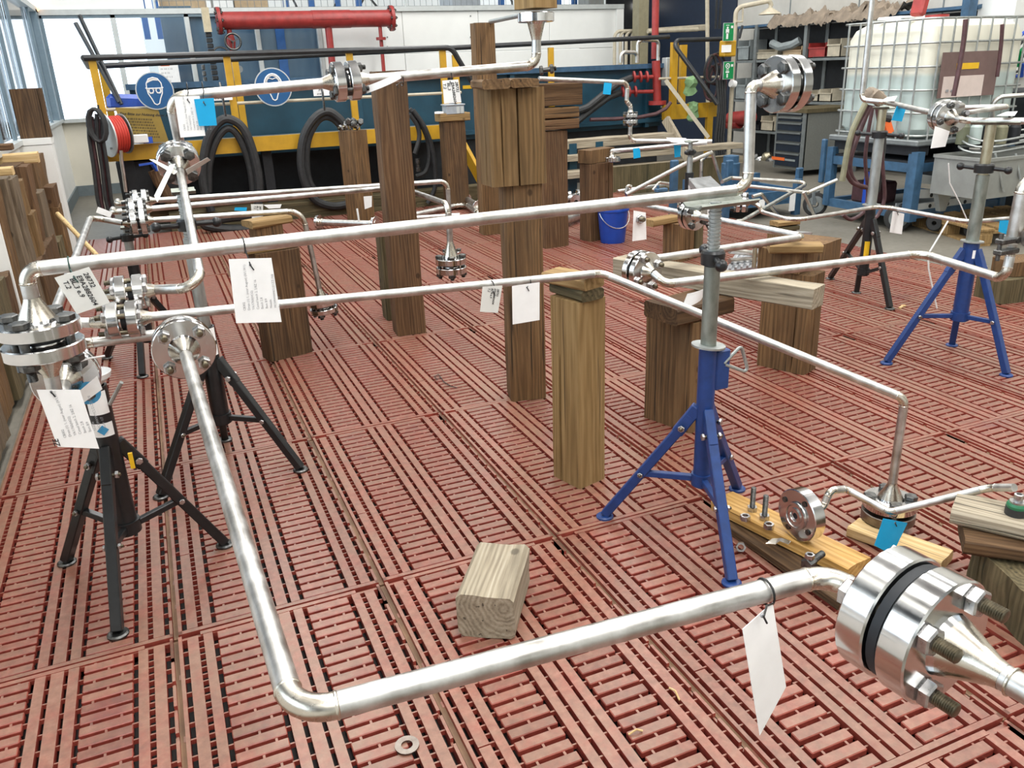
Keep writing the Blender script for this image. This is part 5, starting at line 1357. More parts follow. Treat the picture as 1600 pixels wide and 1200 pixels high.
for k in range(6): b.tube([q+ax*(.025+.024*k)+frame(ax)[0]*(.165*math.cos(i*math.pi/12))+frame(ax)[1]*(.165*math.sin(i*math.pi/12)) for i in range(24)], .013, 8, closed=True)
obj('cable', b, 'cable_red', rl)
pp = [P(px, py, y=9.2) for px, py in ((183, 200), (188, 230), (190, 250))]
obj('bracket', MB().bar(P(172, 232, y=9.2), P(196, 229, y=9.2), .03, .02).bar(P(196, 229, y=9.2), P(199, 214, y=9.2), .02, .02), 'shelf_metal', rl)
obj('air_gun', MB().tube([P(px, py, y=9.15) for px, py in ((189, 235), (190, 252), (193, 270), (197, 300))], .018, 8), 'thin_steel', rl)
tag(obj('printed_box', MB().box(P(213, 217, y=9.38), (.22, .10, .08), None, 0, .006), 'plastic_white', None, P(213, 217, y=9.38)), 'small white box on the yellow walkway edge beside the reel', 'box')
tag(obj('blue_box', MB().box(P(231, 219, y=9.40), (.09, .08, .06)), 'bag_blue', None, P(231, 219, y=9.4)), 'small blue box beside the white one on the walkway edge', 'box')
tag(obj('valve_lever', MB().bar(P(217, 258, y=9.3), P(237, 255, y=9.3), .03, .02).bar(P(237, 255, y=9.3), P(245, 266, y=9.35), .03, .03), 'bag_blue', None, P(217, 258, y=9.3)), 'blue valve lever under the left end of the walkway', 'lever')
tag(obj('drain_pipe', MB().tube([P(px, py, y=9.45) for px, py in ((240, 266), (249, 285), (262, 305), (268, 318))], .06, 10), 'wood_red', None, P(249, 285, y=9.45)), 'rusty pipe bend under the walkway left end', 'pipe')
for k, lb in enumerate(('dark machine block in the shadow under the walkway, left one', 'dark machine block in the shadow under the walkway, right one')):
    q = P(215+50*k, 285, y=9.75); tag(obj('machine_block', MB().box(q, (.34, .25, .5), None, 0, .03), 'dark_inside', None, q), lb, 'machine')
hh = [(138, 178), (139, 215), (146, 260), (152, 310), (157, 332)]
hb = thing('hanging_hoses', P(150, 200, y=9.15), 'bundle of thin dark maroon hoses hanging at the left end of the walkway', 'hoses')
for k in range(7):
    dx = k*3.6; pp = [P(a+dx+(2 if k % 2 else 0), b_+(k % 3)*4, y=9.1+.03*(k % 3)) for a, b_ in hh]
    obj('hose', MB().tube(fillet(pp, .3, 4)[0], .017, 8), 'hose_maroon' if k % 3 else 'rubber', hb)
for k in range(3): q = P(150+2*k, 196, y=9.06); obj('loop', MB().tube([q+V((.07*math.cos(i*.524), .01*k, .15*math.sin(i*.524))) for i in range(12)], .015, 8, closed=True), 'rubber', hb)
obj('hook', MB().tube([P(px, py, y=9.12) for px, py in ((137, 174), (139, 184), (150, 188), (155, 176), (153, 164))], .01, 6), 'rail_black', hb)
for k, (a_, c_) in enumerate((((124, 24), (190, 163)), ((118, 36), (186, 160)))):
    p_, q_ = P(*a_, y=10.0), P(*c_, y=9.7); tag(obj('steel_rod', MB().cyl(q_, p_, .018, .022, 8), 'rail_black', None, q_), ('longer' if not k else 'shorter')+' of two dark rods leaning over the walkway rail by the window', 'rod', 'leaning rods')
# thick black hoses hung in loops
def hose(name, px, y, r, label, mat='rubber', closed=False, seg=5):
    pts = [P(a, b_, y=y+.0*k) for k, (a, b_) in enumerate(px)]
    pp = []
    n = len(pts)
    for i in range(n if closed else n-1):                 # Catmull-Rom through the picked points
        p0, p1, p2, p3 = (pts[(i+d) % n] if closed else pts[max(0, min(n-1, i+d))] for d in (-1, 0, 1, 2))
        for k in range(seg):
            t_ = k/seg; pp.append(.5*((2*p1)+(p2-p0)*t_+(2*p0-5*p1+4*p2-p3)*t_*t_+(3*p1-p0-3*p2+p3)*t_**3))
    if not closed: pp.append(pts[-1])
    return tag(obj(name, MB().tube(pp, r, 10, closed=closed), mat, None, pts[0]), label, 'hose', 'thick black hoses')
hose('hose', ((330, 330), (318, 290), (318, 250), (327, 212), (346, 188), (364, 188), (382, 204), (396, 240), (405, 285), (404, 325), (420, 345)), 9.36, .046, 'outer black hose hung in an arch left of the round ear protection sign')
hose('hose', ((326, 300), (327, 258), (337, 222), (352, 202), (366, 205), (380, 228), (391, 262), (396, 300)), 9.40, .038, 'inner black hose hung in an arch left of the round ear protection sign')
hose('hose', ((545, 206), (531, 186), (512, 174), (492, 184), (475, 212), (470, 250), (476, 285), (492, 312), (520, 322), (548, 316), (566, 296), (572, 262), (562, 225)), 9.36, .044, 'outer ring of black hose hanging behind the edge-on far post', closed=True)
hose('hose', ((540, 208), (520, 186), (500, 186), (483, 214), (479, 250), (484, 284), (500, 306)), 9.40, .036, 'inner arc of black hose hanging behind the edge-on far post')
for k, (px, lb) in enumerate(((((640, 170), (655, 190), (667, 215), (671, 245), (665, 268), (650, 276)), 'nearer thin black hose hanging right of the tall red-brown post'), (((640, 178), (652, 196), (655, 216), (648, 240)), 'middle thin black hose hanging right of the tall red-brown post'), (((645, 172), (664, 200), (677, 240), (680, 290), (668, 318)), 'outermost thin black hose hanging right of the tall red-brown post'))): hose('hose', px, 9.36-.02*k, .026, lb)
tag(obj('hose_fitting', MB().lathe([(0, 0), (.03, 0), (.03, .05), (.02, .06), (.02, .1), (.035, .1), (.035, .14), (0, .14)], P(652, 248, y=9.3), (0, 0, -1), 12), 'bolt_dark', None, P(652, 248, y=9.3)), 'dark hose fitting hanging right of the tall red-brown post', 'fitting')
for px, py, lb in ((352, 178, 'hook holding the arched black hose left of the ear protection sign'), (507, 172, 'hook holding the ring of black hose behind the edge-on far post')):
    q = P(px, py, y=9.33); tag(obj('hose_hook', MB().tube([q+V((0, .1, .30)), q+V((0, .0, .18)), q+V((0, 0, -.02)), q+V((.04, .02, -.05))], .012, 6), 'bolt_dark', None, q), lb, 'hook')
hose('hose', ((320, 352), (360, 358), (400, 355), (415, 345), (395, 338), (355, 340), (330, 346)), 9.05, .05, 'black hose coiled on the floor at the back edge of the gratings', closed=True)

# round mandatory-protection signs
def sign(px, py, rpx, label, kind):
    c_ = P(px, py, y=9.41); rad = (P(px+rpx, py, y=9.41)-c_).x
    t_ = thing('round_sign', c_, label, 'sign')
    obj('rim', MB().lathe([(0, 0), (rad, 0), (rad, .006), (0, .006)], c_, (0, -1, 0), 40), 'frame_light', t_)
    obj('disc', MB().lathe([(0, 0), (rad*.94, 0), (rad*.94, .002), (0, .002)], c_+V((0, -.0062, 0)), (0, -1, 0), 40), 'sign_blue', t_)
    k = rad/30
    def pt(x, y): return c_+V((x*k, -.0105, y*k))
    def line(pts, w=.9, closed=False): return MB().tube([pt(*p) for p in pts], w*k, 6, closed=closed)
    face = [(-12, 4), (-11.5, 12), (-7, 19), (0, 21), (7, 19), (11.5, 12), (12, 4), (11, -4), (7, -12), (4, -20), (0, -22), (-4, -20), (-7, -12), (-11, -4)]
    if kind == 'eye':
        obj('outline', line(face, 1.0, True), 'plastic_white', t_)
        obj('hair', MB().prism([(x*k, y*k) for x, y in ((-11, 12), (-7, 18.5), (0, 21), (7, 19), (11, 13), (7, 16), (0, 16.5), (-6, 14.5))], Matrix.Translation(c_+V((0, -.0085, 0))) @ Matrix.Rotation(math.pi/2, 4, 'X'), .002), 'plastic_white', t_)
        for sx in (-1, 1):
            obj('lens', MB().prism([(sx*x*k, y*k) for x, y in ((1, 5), (10, 5), (10.5, -1), (8, -4.5), (3, -4), (1, 0))][::sx], Matrix.Translation(c_+V((0, -.0085, 0))) @ Matrix.Rotation(math.pi/2, 4, 'X'), .002), 'plastic_white', t_)
            obj('eye', MB().lathe([(0, 0), (2.6*k, 0), (2.6*k, .002), (0, .002)], pt(sx*5.6, .5), (0, -1, 0), 16), 'sign_blue', t_)
        obj('strap', line([(-14, 5), (-10, 4), (10, 4), (14, 5)], .9), 'plastic_white', t_)
    else:
        obj('outline', line([(x*.85, y*.9-1) for x, y in face], 1.0, True), 'plastic_white', t_)
        obj('headband', line([(14*math.cos(a), 2+18*math.sin(a)) for a in [math.pi*i/12 for i in range(13)]], 1.6), 'plastic_white', t_)
        for sx in (-1, 1): obj('ear_cup', MB().prism([(sx*x*k, y*k) for x, y in ((10, 6), (15, 7), (17, 2), (16, -7), (12, -9), (10, -6))][::sx], Matrix.Translation(c_+V((0, -.0085, 0))) @ Matrix.Rotation(math.pi/2, 4, 'X'), .002), 'plastic_white', t_)
        obj('brow', line([(-9, 12), (-5, 14), (0, 12), (5, 14), (9, 12)], .8), 'plastic_white', t_)
    return t_
sign(242, 142, 30, 'round blue eye protection sign with a goggled head on the walkway railing', 'eye')
sign(427, 136, 29, 'round blue ear protection sign with a head in ear muffs on the walkway railing', 'ear')
for px, py, lb in ((346, 150, 'small white label plate on the rail right of the eye protection sign'), (505, 143, 'small white label plate on the rail left of the top flange pair')):
    q = P(px, py, y=9.44); t = thing('label_plate', q, lb, 'label'); obj('plate', MB().box(q, (.21, .008, .085)), 'paper', t)
    write(t, 'F', q+V((-.05, -.006, .005)), X3, Z3, .035); write(t, 'iii iiii iii', q+V((-.07, -.006, -.03)), X3, Z3, .025)
q = P(265, 117, y=YB+.02)
t = thing('notice', q, 'white printed notice with a red bar taped to the window pane', 'notice')
obj('sheet', MB().box(q, (.27, .004, .30)), 'paper', t); obj('bar', MB().box(q+V((-.04, -.003, .135)), (.12, .004, .03)), 'label_orange', t)
write(t, 'iiii iiiii ii iiii\niiii iii iiii\niiiii iiii ii ii\niii iiiii iii', q+V((-.11, -.003, .07)), X3, Z3, .04, 'ink_grey')
# things on the two far posts
q = P(708, 171, y=8.95)
t = thing('grey_box', q, 'little grey plastic box with lighter panels on the far dark post', 'box')
obj('body', MB().box(q, (.205, .15, .095), None, 0, .006), 'crate_grey', t); obj('rim', MB().box(q+V((0, 0, .05)), (.225, .17, .014), None, 0, .004), 'crate_grey', t)
for dx in (.03, .075): obj('panel', MB().box(q+V((dx, -.077, -.005)), (.035, .004, .07)), 'frame_light', t)
q = P(686, 176, y=8.92); tag(obj('paper_scrap', MB().box(q, (.06, .08, .02), Matrix.Rotation(.4, 3, 'Z')), 'paper', None, q), 'white scrap with a dark tip beside the little grey box', 'scrap')
for k in range(9):
    q = P(538+k*3.2, 198-(k % 3)*4, y=8.76+.05*(k % 2))
    o = inst('bolt', bolt_mesh(.03, .016, 'bolt_dark' if k % 3 else 'bolt_zinc', .02), None, axmat(q, (rnd.uniform(-1, 1), rnd.uniform(-1, 1), rnd.uniform(-.2, .5))))
    tag(o, ('first', 'second', 'third', 'fourth', 'fifth', 'sixth', 'seventh', 'eighth', 'ninth')[k]+' bolt from the left in the heap on the edge-on far post', 'bolt', 'heap of bolts on the far post')
# blue bucket
q = P(963, 381, z=0); bx = V((q.x+.02, q.y+.10, 0))
t = thing('bucket', bx, 'blue plastic bucket with a wire handle beside the reddish-brown post', 'bucket')
obj('body', MB().lathe([(0, .004), (.105, 0), (.108, .01), (.134, .275), (.142, .278), (.142, .292), (.136, .292), (.128, .27), (.100, .012), (0, .012)], bx, Z3, 32), 'bucket_blue', t)
hp = [bx+V((.143*math.cos(a), -.02-.10*math.sin(a), .265-.13*math.sin(a))) for a in [math.pi*i/14 for i in range(15)]]
obj('handle', MB().tube(hp, .004, 6), 'thin_steel', t)
# ---------------------------------------------------------------- right rear: tank, carts, cabinet, shelving
ix0, ix1, iy0, iy1 = 6.14, 7.36, 5.44, 6.46; iz0, iz1 = .74, 1.73
tk = thing('bulk_tank', (6.7, 5.95, .60), 'white plastic bulk liquid tank in a wire cage on the blue cart', 'tank')
b = MB()
def rrect(x0, x1, y0, y1, r, n=5):
    o = []
    for cx, cy, a0 in ((x1-r, y0+r, -90), (x1-r, y1-r, 0), (x0+r, y1-r, 90), (x0+r, y0+r, 180)):
        o += [(cx+r*math.cos(math.radians(a0+90*k/n)), cy+r*math.sin(math.radians(a0+90*k/n))) for k in range(n+1)]
    return o
lv = [(iz0+.02, .08), (iz0+.05, .03), (iz0+.10, .0), (1.0, .0), (1.3, 0), (iz1-.14, .0), (iz1-.06, .03), (iz1-.01, .10), (iz1, .2)]
rg = []
for z, ins in lv:
    pts = rrect(ix0+.03+ins, ix1-.03-ins, iy0+.03+ins, iy1-.03-ins, .10); k0 = len(b.v); rg.append(k0)
    b.v += [V((x, y, z)) for x, y in pts]; n = len(pts)
for a, c in zip(rg, rg[1:]): [b.quad(a+i, a+(i+1) % n, c+(i+1) % n, c+i, sm=True) for i in range(n)]
b.quad(*[rg[-1]+i for i in range(n)])
obj('bottle', b, 'tank_plastic', tk)
obj('cap', MB().cyl((6.75, 5.95, iz1), (6.75, 5.95, iz1+.05), .1, n=20), 'paint_red', tk)
for k in range(6):
    z = iz0+.05+k*.188
    obj('cage_bar', MB().tube([V((x, y, z)) for x, y in rrect(ix0, ix1, iy0, iy1, .09, 4)], .010, 6, closed=True), 'galvanised', tk)
for k in range(8):
    x = ix0+.10+(ix1-ix0-.2)*k/7; obj('cage_upright', MB().cyl((x, iy0-.006, iz0), (x, iy0-.006, iz1), .009, n=6), 'galvanised', tk)
for k in range(7):
    y = iy0+.10+(iy1-iy0-.2)*k/6; obj('cage_upright', MB().cyl((ix0-.006, y, iz0), (ix0-.006, y, iz1), .009, n=6), 'galvanised', tk)
for sgn in (.33, .66):
    obj('top_bar', MB().bar((ix0, iy0+sgn, iz1+.01), (ix1, iy0+sgn, iz1+.01), .03, .02), 'galvanised', tk)
obj('base_plate', MB().box(((ix0+ix1)/2, (iy0+iy1)/2, iz0-.01), (1.26, 1.06, .05), None, 0, .01), 'shelf_metal', tk)
for dx in (.1, .6, 1.1): obj('runner', MB().box((ix0+dx, (iy0+iy1)/2, iz0-.075), (.12, 1.0, .09)), 'dark_inside', tk)
def on_front(px, py): return P(px, py, y=iy0-.02)
def panel(name, p0, p1, mat, d=.004, yo=0):
    a, c = on_front(*p0), on_front(*p1); return obj(name, MB().box(((a.x+c.x)/2, iy0-.018-yo, (a.z+c.z)/2), (abs(c.x-a.x), d, abs(a.z-c.z))), mat, tk)
panel('label_plate', (1474, 82), (1552, 148), 'label_brown', .006)
panel('label', (1474, 120), (1532, 149), 'label_pink', .004, .006)
panel('label', (1495, 99), (1528, 107), 'label_yellow', .004, .006)
for px in (1478, 1486): 
    q = on_front(px, 142); obj('label_mark', MB().box(q+V((0, -.012, 0)), (.03, .003, .02)), 'ink_grey', tk)
tag(obj('red_rag', MB().box(P(1437, 10, y=6.2), (.09, .14, .17), Matrix.Rotation(.2, 3, 'Y'), 0, .03), 'paint_red', None, P(1437, 10, y=6.2)), 'red cloth hanging above the bulk tank', 'cloth')
tag(obj('red_bottle', MB().cyl(P(1377, 48, y=6.3), P(1407, 46, y=6.3), .022, n=12), 'paint_red', None, P(1392, 47, y=6.3)), 'red stick lying on top of the bulk tank cage', 'stick')
tag(obj('white_bag', MB().box(P(1408, 32, y=6.5), (.34, .3, .07), None, 0, .03), 'paper', None, P(1408, 32, y=6.5)), 'crumpled white bag on top of the bulk tank', 'bag')
# blue cart under the tank
ct = thing('blue_cart', (6.7, 5.95, FZ), 'blue steel cart with wheels carrying the bulk tank', 'cart')
for x in (6.16, 7.32):
    for y in (5.46, 6.44): obj('leg', MB().box((x, y, .36), (.075, .075, .56)), 'paint_bluecart', ct)
obj('front_leg', MB().box((6.15, 5.42, .36), (.085, .07, .60)), 'paint_bluecart', ct)
for z in (.11, .52):
    for y in (5.46, 6.44): obj('rail', MB().box((6.74, y, z), (1.2, .05, .075)), 'paint_bluecart', ct)
    for x in (6.16, 7.32): obj('rail', MB().box((x, 5.95, z), (.05, 1.0, .075)), 'paint_bluecart', ct)
obj('lower_shelf', MB().box((6.74, 5.95, .10), (1.14, .98, .02)), 'shelf_metal', ct)
obj('upper_shelf', MB().box((6.74, 5.95, .56), (1.16, 1.0, .03)), 'dark_inside', ct)
obj('push_post', MB().box((6.12, 6.52, .50), (.05, .05, .42), None, 0, .01), 'paint_bluecart', ct)
for (px, py) in ((1288, 312), (1404, 312)):
    q = P(px, py, x=6.1 if px < 1300 else 6.2)
    wq = V((6.1 if px < 1300 else 6.15, 6.55 if px < 1300 else 5.55, .075))
    wh = obj('wheel', MB().lathe([(.03, -.025), (.085, -.028), (.118, -.02), (.12, 0), (.118, .02), (.085, .028), (.03, .025)], wq, (.55, .83, 0), 28, mis=[1, 0, 0, 0, 0, 1]), ['tyre', 'shelf_metal'], ct)
    obj('fork', MB().bar(wq+V((-.05, -.03, 0)), wq+V((-.02, 0, .13)), .012, .05).bar(wq+V((.03, .05, 0)), wq+V((.02, 0, .13)), .012, .05), 'shelf_metal', wh)
for k in range(3): 
    z = .17+.095*k
    t = thing('level_case', (6.9, 5.62, z), ('lowest', 'middle', 'top')[k]+' grey perforated steel channel on the blue cart lower shelf', 'channel', 'steel channels')
    obj('web', MB().box((6.62, 5.46, z), (.80, .04, .075), Matrix.Rotation(.10*(k-.3), 3, 'Y')), 'frame_light', t)
    for dx in (-.22, .0, .22): obj('hole', MB().cyl((6.62+dx, 5.437, z-.01*dx), (6.62+dx, 5.445, z-.01*dx), .018, n=12), 'dark_inside', t)
for k, x in enumerate((6.45, 6.53)): tag(obj('blue_cylinder', MB().cyl((x-.25, 6.0, .12), (x-.25, 6.0, .44), .035, n=12), 'bucket_blue', None, (x-.25, 6.0, .12)), ('left' if not k else 'right')+' of two dark blue tubes standing inside the cart', 'tube', 'blue tubes in the cart')
tag(obj('dark_case', MB().box((6.45, 6.15, .22), (.3, .3, .2), None, 0, .02), 'hose_maroon', None, (6.45, 6.15, .22)), 'dark maroon box on the cart lower shelf', 'box')
# hoses hanging over the cart
for k, (px, r, mt, lb) in enumerate((
    (((1352, 162), (1330, 210), (1318, 270), (1316, 283)), .018, 'hose_olive', 'olive hose hanging from the upper right pipe bend'),
    (((1356, 165), (1338, 200), (1326, 240), (1322, 265), (1332, 285), (1350, 292)), .014, 'hose_maroon', 'first maroon hose loop hanging from the upper right pipe bend'),
    (((1360, 165), (1346, 200), (1330, 245), (1330, 272), (1342, 290), (1354, 293)), .014, 'hose_maroon', 'second maroon hose loop hanging from the upper right pipe bend'),
    (((1364, 165), (1356, 210), (1352, 250), (1356, 300), (1350, 330), (1330, 343), (1317, 335)), .012, 'hose_maroon', 'third maroon hose trailing to the floor behind the black stand'),
    (((1370, 168), (1376, 215), (1380, 270), (1382, 310), (1372, 336), (1362, 343)), .012, 'hose_maroon', 'fourth maroon hose trailing down right of the black stand'),
    (((1376, 172), (1380, 220), (1374, 270), (1370, 300)), .02, 'rubber', 'dark thick cable hanging along the black stand post'))):
    hose('hanging_hose', px, 4.02+.035*k, r, lb, mt)
tag(obj('hose_bundle', MB().tube([P(1359, 146, y=4.05), P(1368, 150, y=3.98), P(1377, 158, y=3.98)], .04, 10).tube([P(1352, 152, y=4.05), P(1362, 147, y=4.0), P(1376, 150, y=4.0)], .03, 10), 'cloth_brown', None, P(1365, 150, y=4.0)), 'brown cloth wrapped on the upper right pipe over the black stand', 'cloth')
g1 = P(1386, 200, y=4.1)
tag(obj('orange_tool', MB().bar(P(1383, 188, y=4.0), P(1389, 208, y=4.0), .035, .05, mi=0).cyl(P(1379, 184, y=4.0), P(1388, 186, y=4.0), .028, n=10, mi=1), ['label_orange', 'rubber'], None, g1), 'orange and black tool hanging beside the black stand', 'tool')
# steel trolley at the right edge
tr = thing('steel_trolley', (7.6, 5.3, FZ), 'plain grey steel trolley bin on castors right of the blue cart', 'trolley')
q0, q1 = P(1462, 240, y=5.0), P(1455, 300, y=5.0)
tx0 = (P(1532, 290, y=4.80).x+P(1464, 243, y=5.30).x)/2
b = MB(); m_ = [(tx0, 4.80), (tx0+1.6, 4.80), (tx0+1.6, 5.30), (tx0, 5.30)]
zb, zt_ = P(1464, 300, y=5.30).z, P(1464, 243, y=5.30).z
for z in (zb, zt_): b.v += [V((x, y, z)) for x, y in m_]
for i in range(4): j = (i+1) % 4; b.quad(i, j, 4+j, 4+i)
b.quad(3, 2, 1, 0)
obj('bin', b, 'trolley_grey', tr)
for i in range(4): j = (i+1) % 4; obj('rim', MB().bar(V((*m_[i], zt_)), V((*m_[j], zt_)), .03, .025), 'trolley_grey', tr)
obj('castor_bracket', MB().prism([(0, 0), (.17, 0), (.17, -.02), (.12, -.16), (.06, -.16)], Matrix.Translation((tx0+.02, 5.28, zb)) @ Matrix.Rotation(math.pi/2, 4, 'X'), .05), 'trolley_grey', tr)
for dx, dy in ((.08, .37), (.08, -.02), (.9, -.02)):
    obj('castor', MB().lathe([(.02, -.02), (.06, -.022), (.075, 0), (.06, .022), (.02, .02)], (tx0+dx, 4.90+dy, FZ+.10), (.9, .4, 0), 20), 'tyre', tr)
for k in range(3):
    zc = zt_+.05+.045*k; rr_ = .55-.04*k
    tag(obj('steel_cable', MB().tube([V((tx0+.66+rr_*math.cos(a)*1.0, 5.11+.24*math.sin(a), zc+.02*math.sin(3*a))) for a in [math.pi*i/12 for i in range(24)]], .009, 6, closed=True), 'galvanised', None, (tx0+.75, 5.15, zc)), ('lowest', 'middle', 'top')[k]+' coil of grey cable lying over the steel trolley', 'cable', 'coils of grey cable')
for k, px in enumerate(((1555, 240, 1568, 300), (1587, 240, 1594, 280))):
    a, c = P(px[0], px[1], y=4.83), P(px[2], px[3], y=4.78); tag(obj('steel_rod', MB().cyl(a, c, .010, n=8), 'galvanised', None, a), ('left' if not k else 'right')+' of two thin rods leaning on the front of the steel trolley', 'rod', 'rods on the trolley')
for k in range(5):
    q = P(1505+k*20, 206, y=5.25); tag(obj('jar', MB().lathe([(0, -.10), (.05, -.10), (.05, .04), (.03, .07), (0, .07)], q, Z3, 14), ('vise_green', 'tank_plastic', 'dark_inside', 'hose_olive', 'dark_inside')[k], None, q), ('dark green round', 'pale', 'black', 'olive', 'last black')[k]+' container standing in the steel trolley', 'container', 'containers in the trolley')
pp, _ = fillet([P(1552, 240, y=5.35), P(1550, 152, y=5.35), P(1605, 148, y=5.2)], .08, 6)
tag(obj('trolley_handle', MB().tube(pp, .02, 10), 'thin_steel', None, P(1552, 160, y=5.35)), 'bent steel tube handle rising behind the upper right flange', 'handle')
# wooden pallet
pl = thing('wooden_pallet', (6.9, 5.3, FZ), 'wooden pallet on the concrete floor in front of the trolley', 'pallet')
pc = P(1455, 333, z=.09); pd_ = P(1528, 362, z=.09); d1_ = V((pd_.x-pc.x, pd_.y-pc.y, 0)); L1 = d1_.length; d1_.normalize(); d2_ = V((-d1_.y, d1_.x, 0))
pc0 = P(1420, 333, z=.09); org = V((P(1425, 330, z=.09).x, P(1425, 330, z=.09).y, 0)); end_ = P(1530, 360, z=.09); d1_ = V((end_.x-org.x, end_.y-org.y, 0)); L1 = d1_.length; d1_.normalize(); d2_ = V((-d1_.y, d1_.x, 0))
R3 = Matrix((d1_, d2_, Z3)).transposed()
for k in range(6): obj('deck_board', MB().box(org+d1_*(L1/2)+d2_*(.07+.2*k)+V((0, 0, .085)), (L1, .14, .022), R3, 0, .003), 'wood_tan', pl)
for f_ in (.06, .5, .94):
    obj('stringer_board', MB().box(org+d1_*(L1*f_)+d2_*.55+V((0, 0, .063)), (.10, 1.1, .02), R3), 'wood_tan', pl)
    for k in range(3): obj('block', MB().box(org+d1_*(L1*f_)+d2_*(.07+.48*k)+V((0, 0, .012)), (.12, .12, .08), R3, 0, .004), 'wood_tan', pl)
for k in range(3): obj('bottom_board', MB().box(org+d1_*(L1/2)+d2_*(.07+.48*k)+V((0, 0, FZ+.009)), (L1, .10, .018), R3), 'wood_tan', pl)
# drawer cabinet facing the aisle
cx0 = 8.05; ca, cb = P(1214, 190, x=cx0), P(1260, 190, x=cx0); zt_ = P(1240, 172, x=cx0).z
cy0, cy1 = min(ca.y, cb.y), max(ca.y, cb.y)
cb_ = thing('drawer_cabinet', (cx0, cy0, FZ), 'grey workshop cabinet with dark drawers in front of the shelving', 'cabinet')
obj('body', wbox(MB(), cx0, cx0+.85, cy0, cy1, FZ+.08, zt_-.03), 'cab_side', cb_)
obj('worktop', wbox(MB(), cx0-.03, cx0+.9, cy0-.03, cy1+.03, zt_-.03, zt_+.02), 'wood_moss', cb_)
hh_ = zt_-.03-(FZ+.10); zz = FZ+.12
for k, f_ in enumerate((.27, .19, .19, .17, .10, .08)):
    dh_ = hh_*f_-.012
    d_ = obj('drawer', wbox(MB(), cx0-.02, cx0+.01, cy0+.07, cy1-.04, zz, zz+dh_-.015), 'cab_drawer', cb_)
    obj('handle', wbox(MB(), cx0-.035, cx0-.015, cy0+.07, cy1-.04, zz+dh_-.03, zz+dh_-.012), 'shelf_metal', d_)
    if k == 0: obj('sticker', wbox(MB(), cx0-.024, cx0-.02, cy0+.34, cy0+.60, zz+dh_*.36, zz+dh_*.58), 'label_orange', d_); obj('sticker', wbox(MB(), cx0-.024, cx0-.02, cy0+.13, cy0+.33, zz+dh_*.38, zz+dh_*.52), 'bin_grey', d_)
    zz += dh_+.012
obj('edge_trim', wbox(MB(), cx0-.015, cx0+.02, cy0, cy0+.06, FZ+.08, zt_-.03), 'shelf_metal', cb_)
obj('edge_trim', wbox(MB(), cx0-.015, cx0+.02, cy1-.03, cy1, FZ+.08, zt_-.03), 'shelf_metal', cb_)
# shelving along the right wall
sx = 8.95
sh = thing('steel_shelving', (sx, 9, FZ), 'long blue-grey steel shelving along the right wall', 'shelving')
zl = [P(1330, 25, x=sx).z, P(1210, 93, x=sx).z, P(1270, 159, x=sx).z, P(1170, 203, x=sx).z, P(1170, 262, x=sx).z]
yA, yB = P(1395, 30, x=sx).y-1.0, P(1146, 60, x=sx).y
for k, z in enumerate(zl):
    obj('shelf', wbox(MB(), sx, sx+.42, yA, yB, z-.035, z), 'shelf_metal' if k else 'paint_bluecart', sh)
for px in (1148, 1179, 1256, 1350): 
    y = P(px, 100, x=sx).y; obj('upright', wbox(MB(), sx-.015, sx+.03, y-.03, y+.03, FZ, zl[0]), 'shelf_metal', sh); obj('upright', wbox(MB(), sx+.38, sx+.42, y-.03, y+.03, FZ, zl[0]), 'shelf_metal', sh)
obj('shaded_back', wbox(MB(), sx+.40, sx+.42, yA, yB, FZ, zl[0]-.05), 'dark_inside', sh)  # near-black back paints in the shade inside the shelving
def bin_(px0, px1, lv, h, mat, label, x=sx+.02, d=.35, op=True):
    ya_, yb_ = sorted((P(px0, 90, x=x).y, P(px1, 90, x=x).y)); z = zl[lv]+.002
    t_ = thing('storage_bin', (x, ya_, z), label, 'bin', 'bins on the shelving')
    b_ = MB(); wbox(b_, x, x+.012, ya_, yb_, z, z+h*.7); wbox(b_, x+d-.012, x+d, ya_, yb_, z, z+h); wbox(b_, x, x+d, ya_, ya_+.012, z, z+h); wbox(b_, x, x+d, yb_-.012, yb_, z, z+h); wbox(b_, x, x+d, ya_, yb_, z, z+.012)
    obj('tub', b_, mat, t_); obj('rim', wbox(MB(), x-.012, x+.004, ya_, yb_, z+h*.62, z+h*.7), mat, t_)
bin_(1262, 1289, 1, .20, 'paint_red', 'red open bin on the shelving left of the beige one')
bin_(1291, 1312, 1, .24, 'bin_beige', 'beige open bin on the shelving beside the red one')
bin_(1182, 1215, 1, .15, 'bin_beige', 'low beige tray on the shelving under the crumpled cloth')
bin_(1222, 1252, 1, .17, 'cardboard', 'brown cardboard tray on the shelving left of the red bin')
bin_(1152, 1170, 1, .30, 'bin_grey', 'tall grey bin at the far end of the shelving, second board')
bin_(1262, 1284, 2, .15, 'bin_beige', 'beige tray under the dark shelf compartment, left one')
bin_(1285, 1305, 2, .17, 'bin_beige', 'beige tray under the dark shelf compartment, right one')
bin_(1152, 1168, 2, .32, 'bin_grey', 'grey tub on the third shelf board at the far end')
bin_(1196, 1216, 3, .22, 'bin_beige', 'beige bin on the low shelf left of the drawer cabinet')
bin_(1172, 1194, 3, .12, 'dark_inside', 'dark tray of small parts on the low shelf')
bin_(1270, 1300, 1, .02, 'bin_grey', 'flat grey lid on the shelving')
q = P(1156, 190, x=sx-.05)
tag(obj('red_pump', MB().cyl(P(1141, 186, x=sx-.1), P(1174, 183, x=sx-.1), .11, n=16).cyl(P(1138, 193, x=sx-.1), P(1156, 192, x=sx-.1), .09, n=14), 'paint_red', None, q), 'red cylindrical pump on the low shelf behind the tall pipe', 'pump')
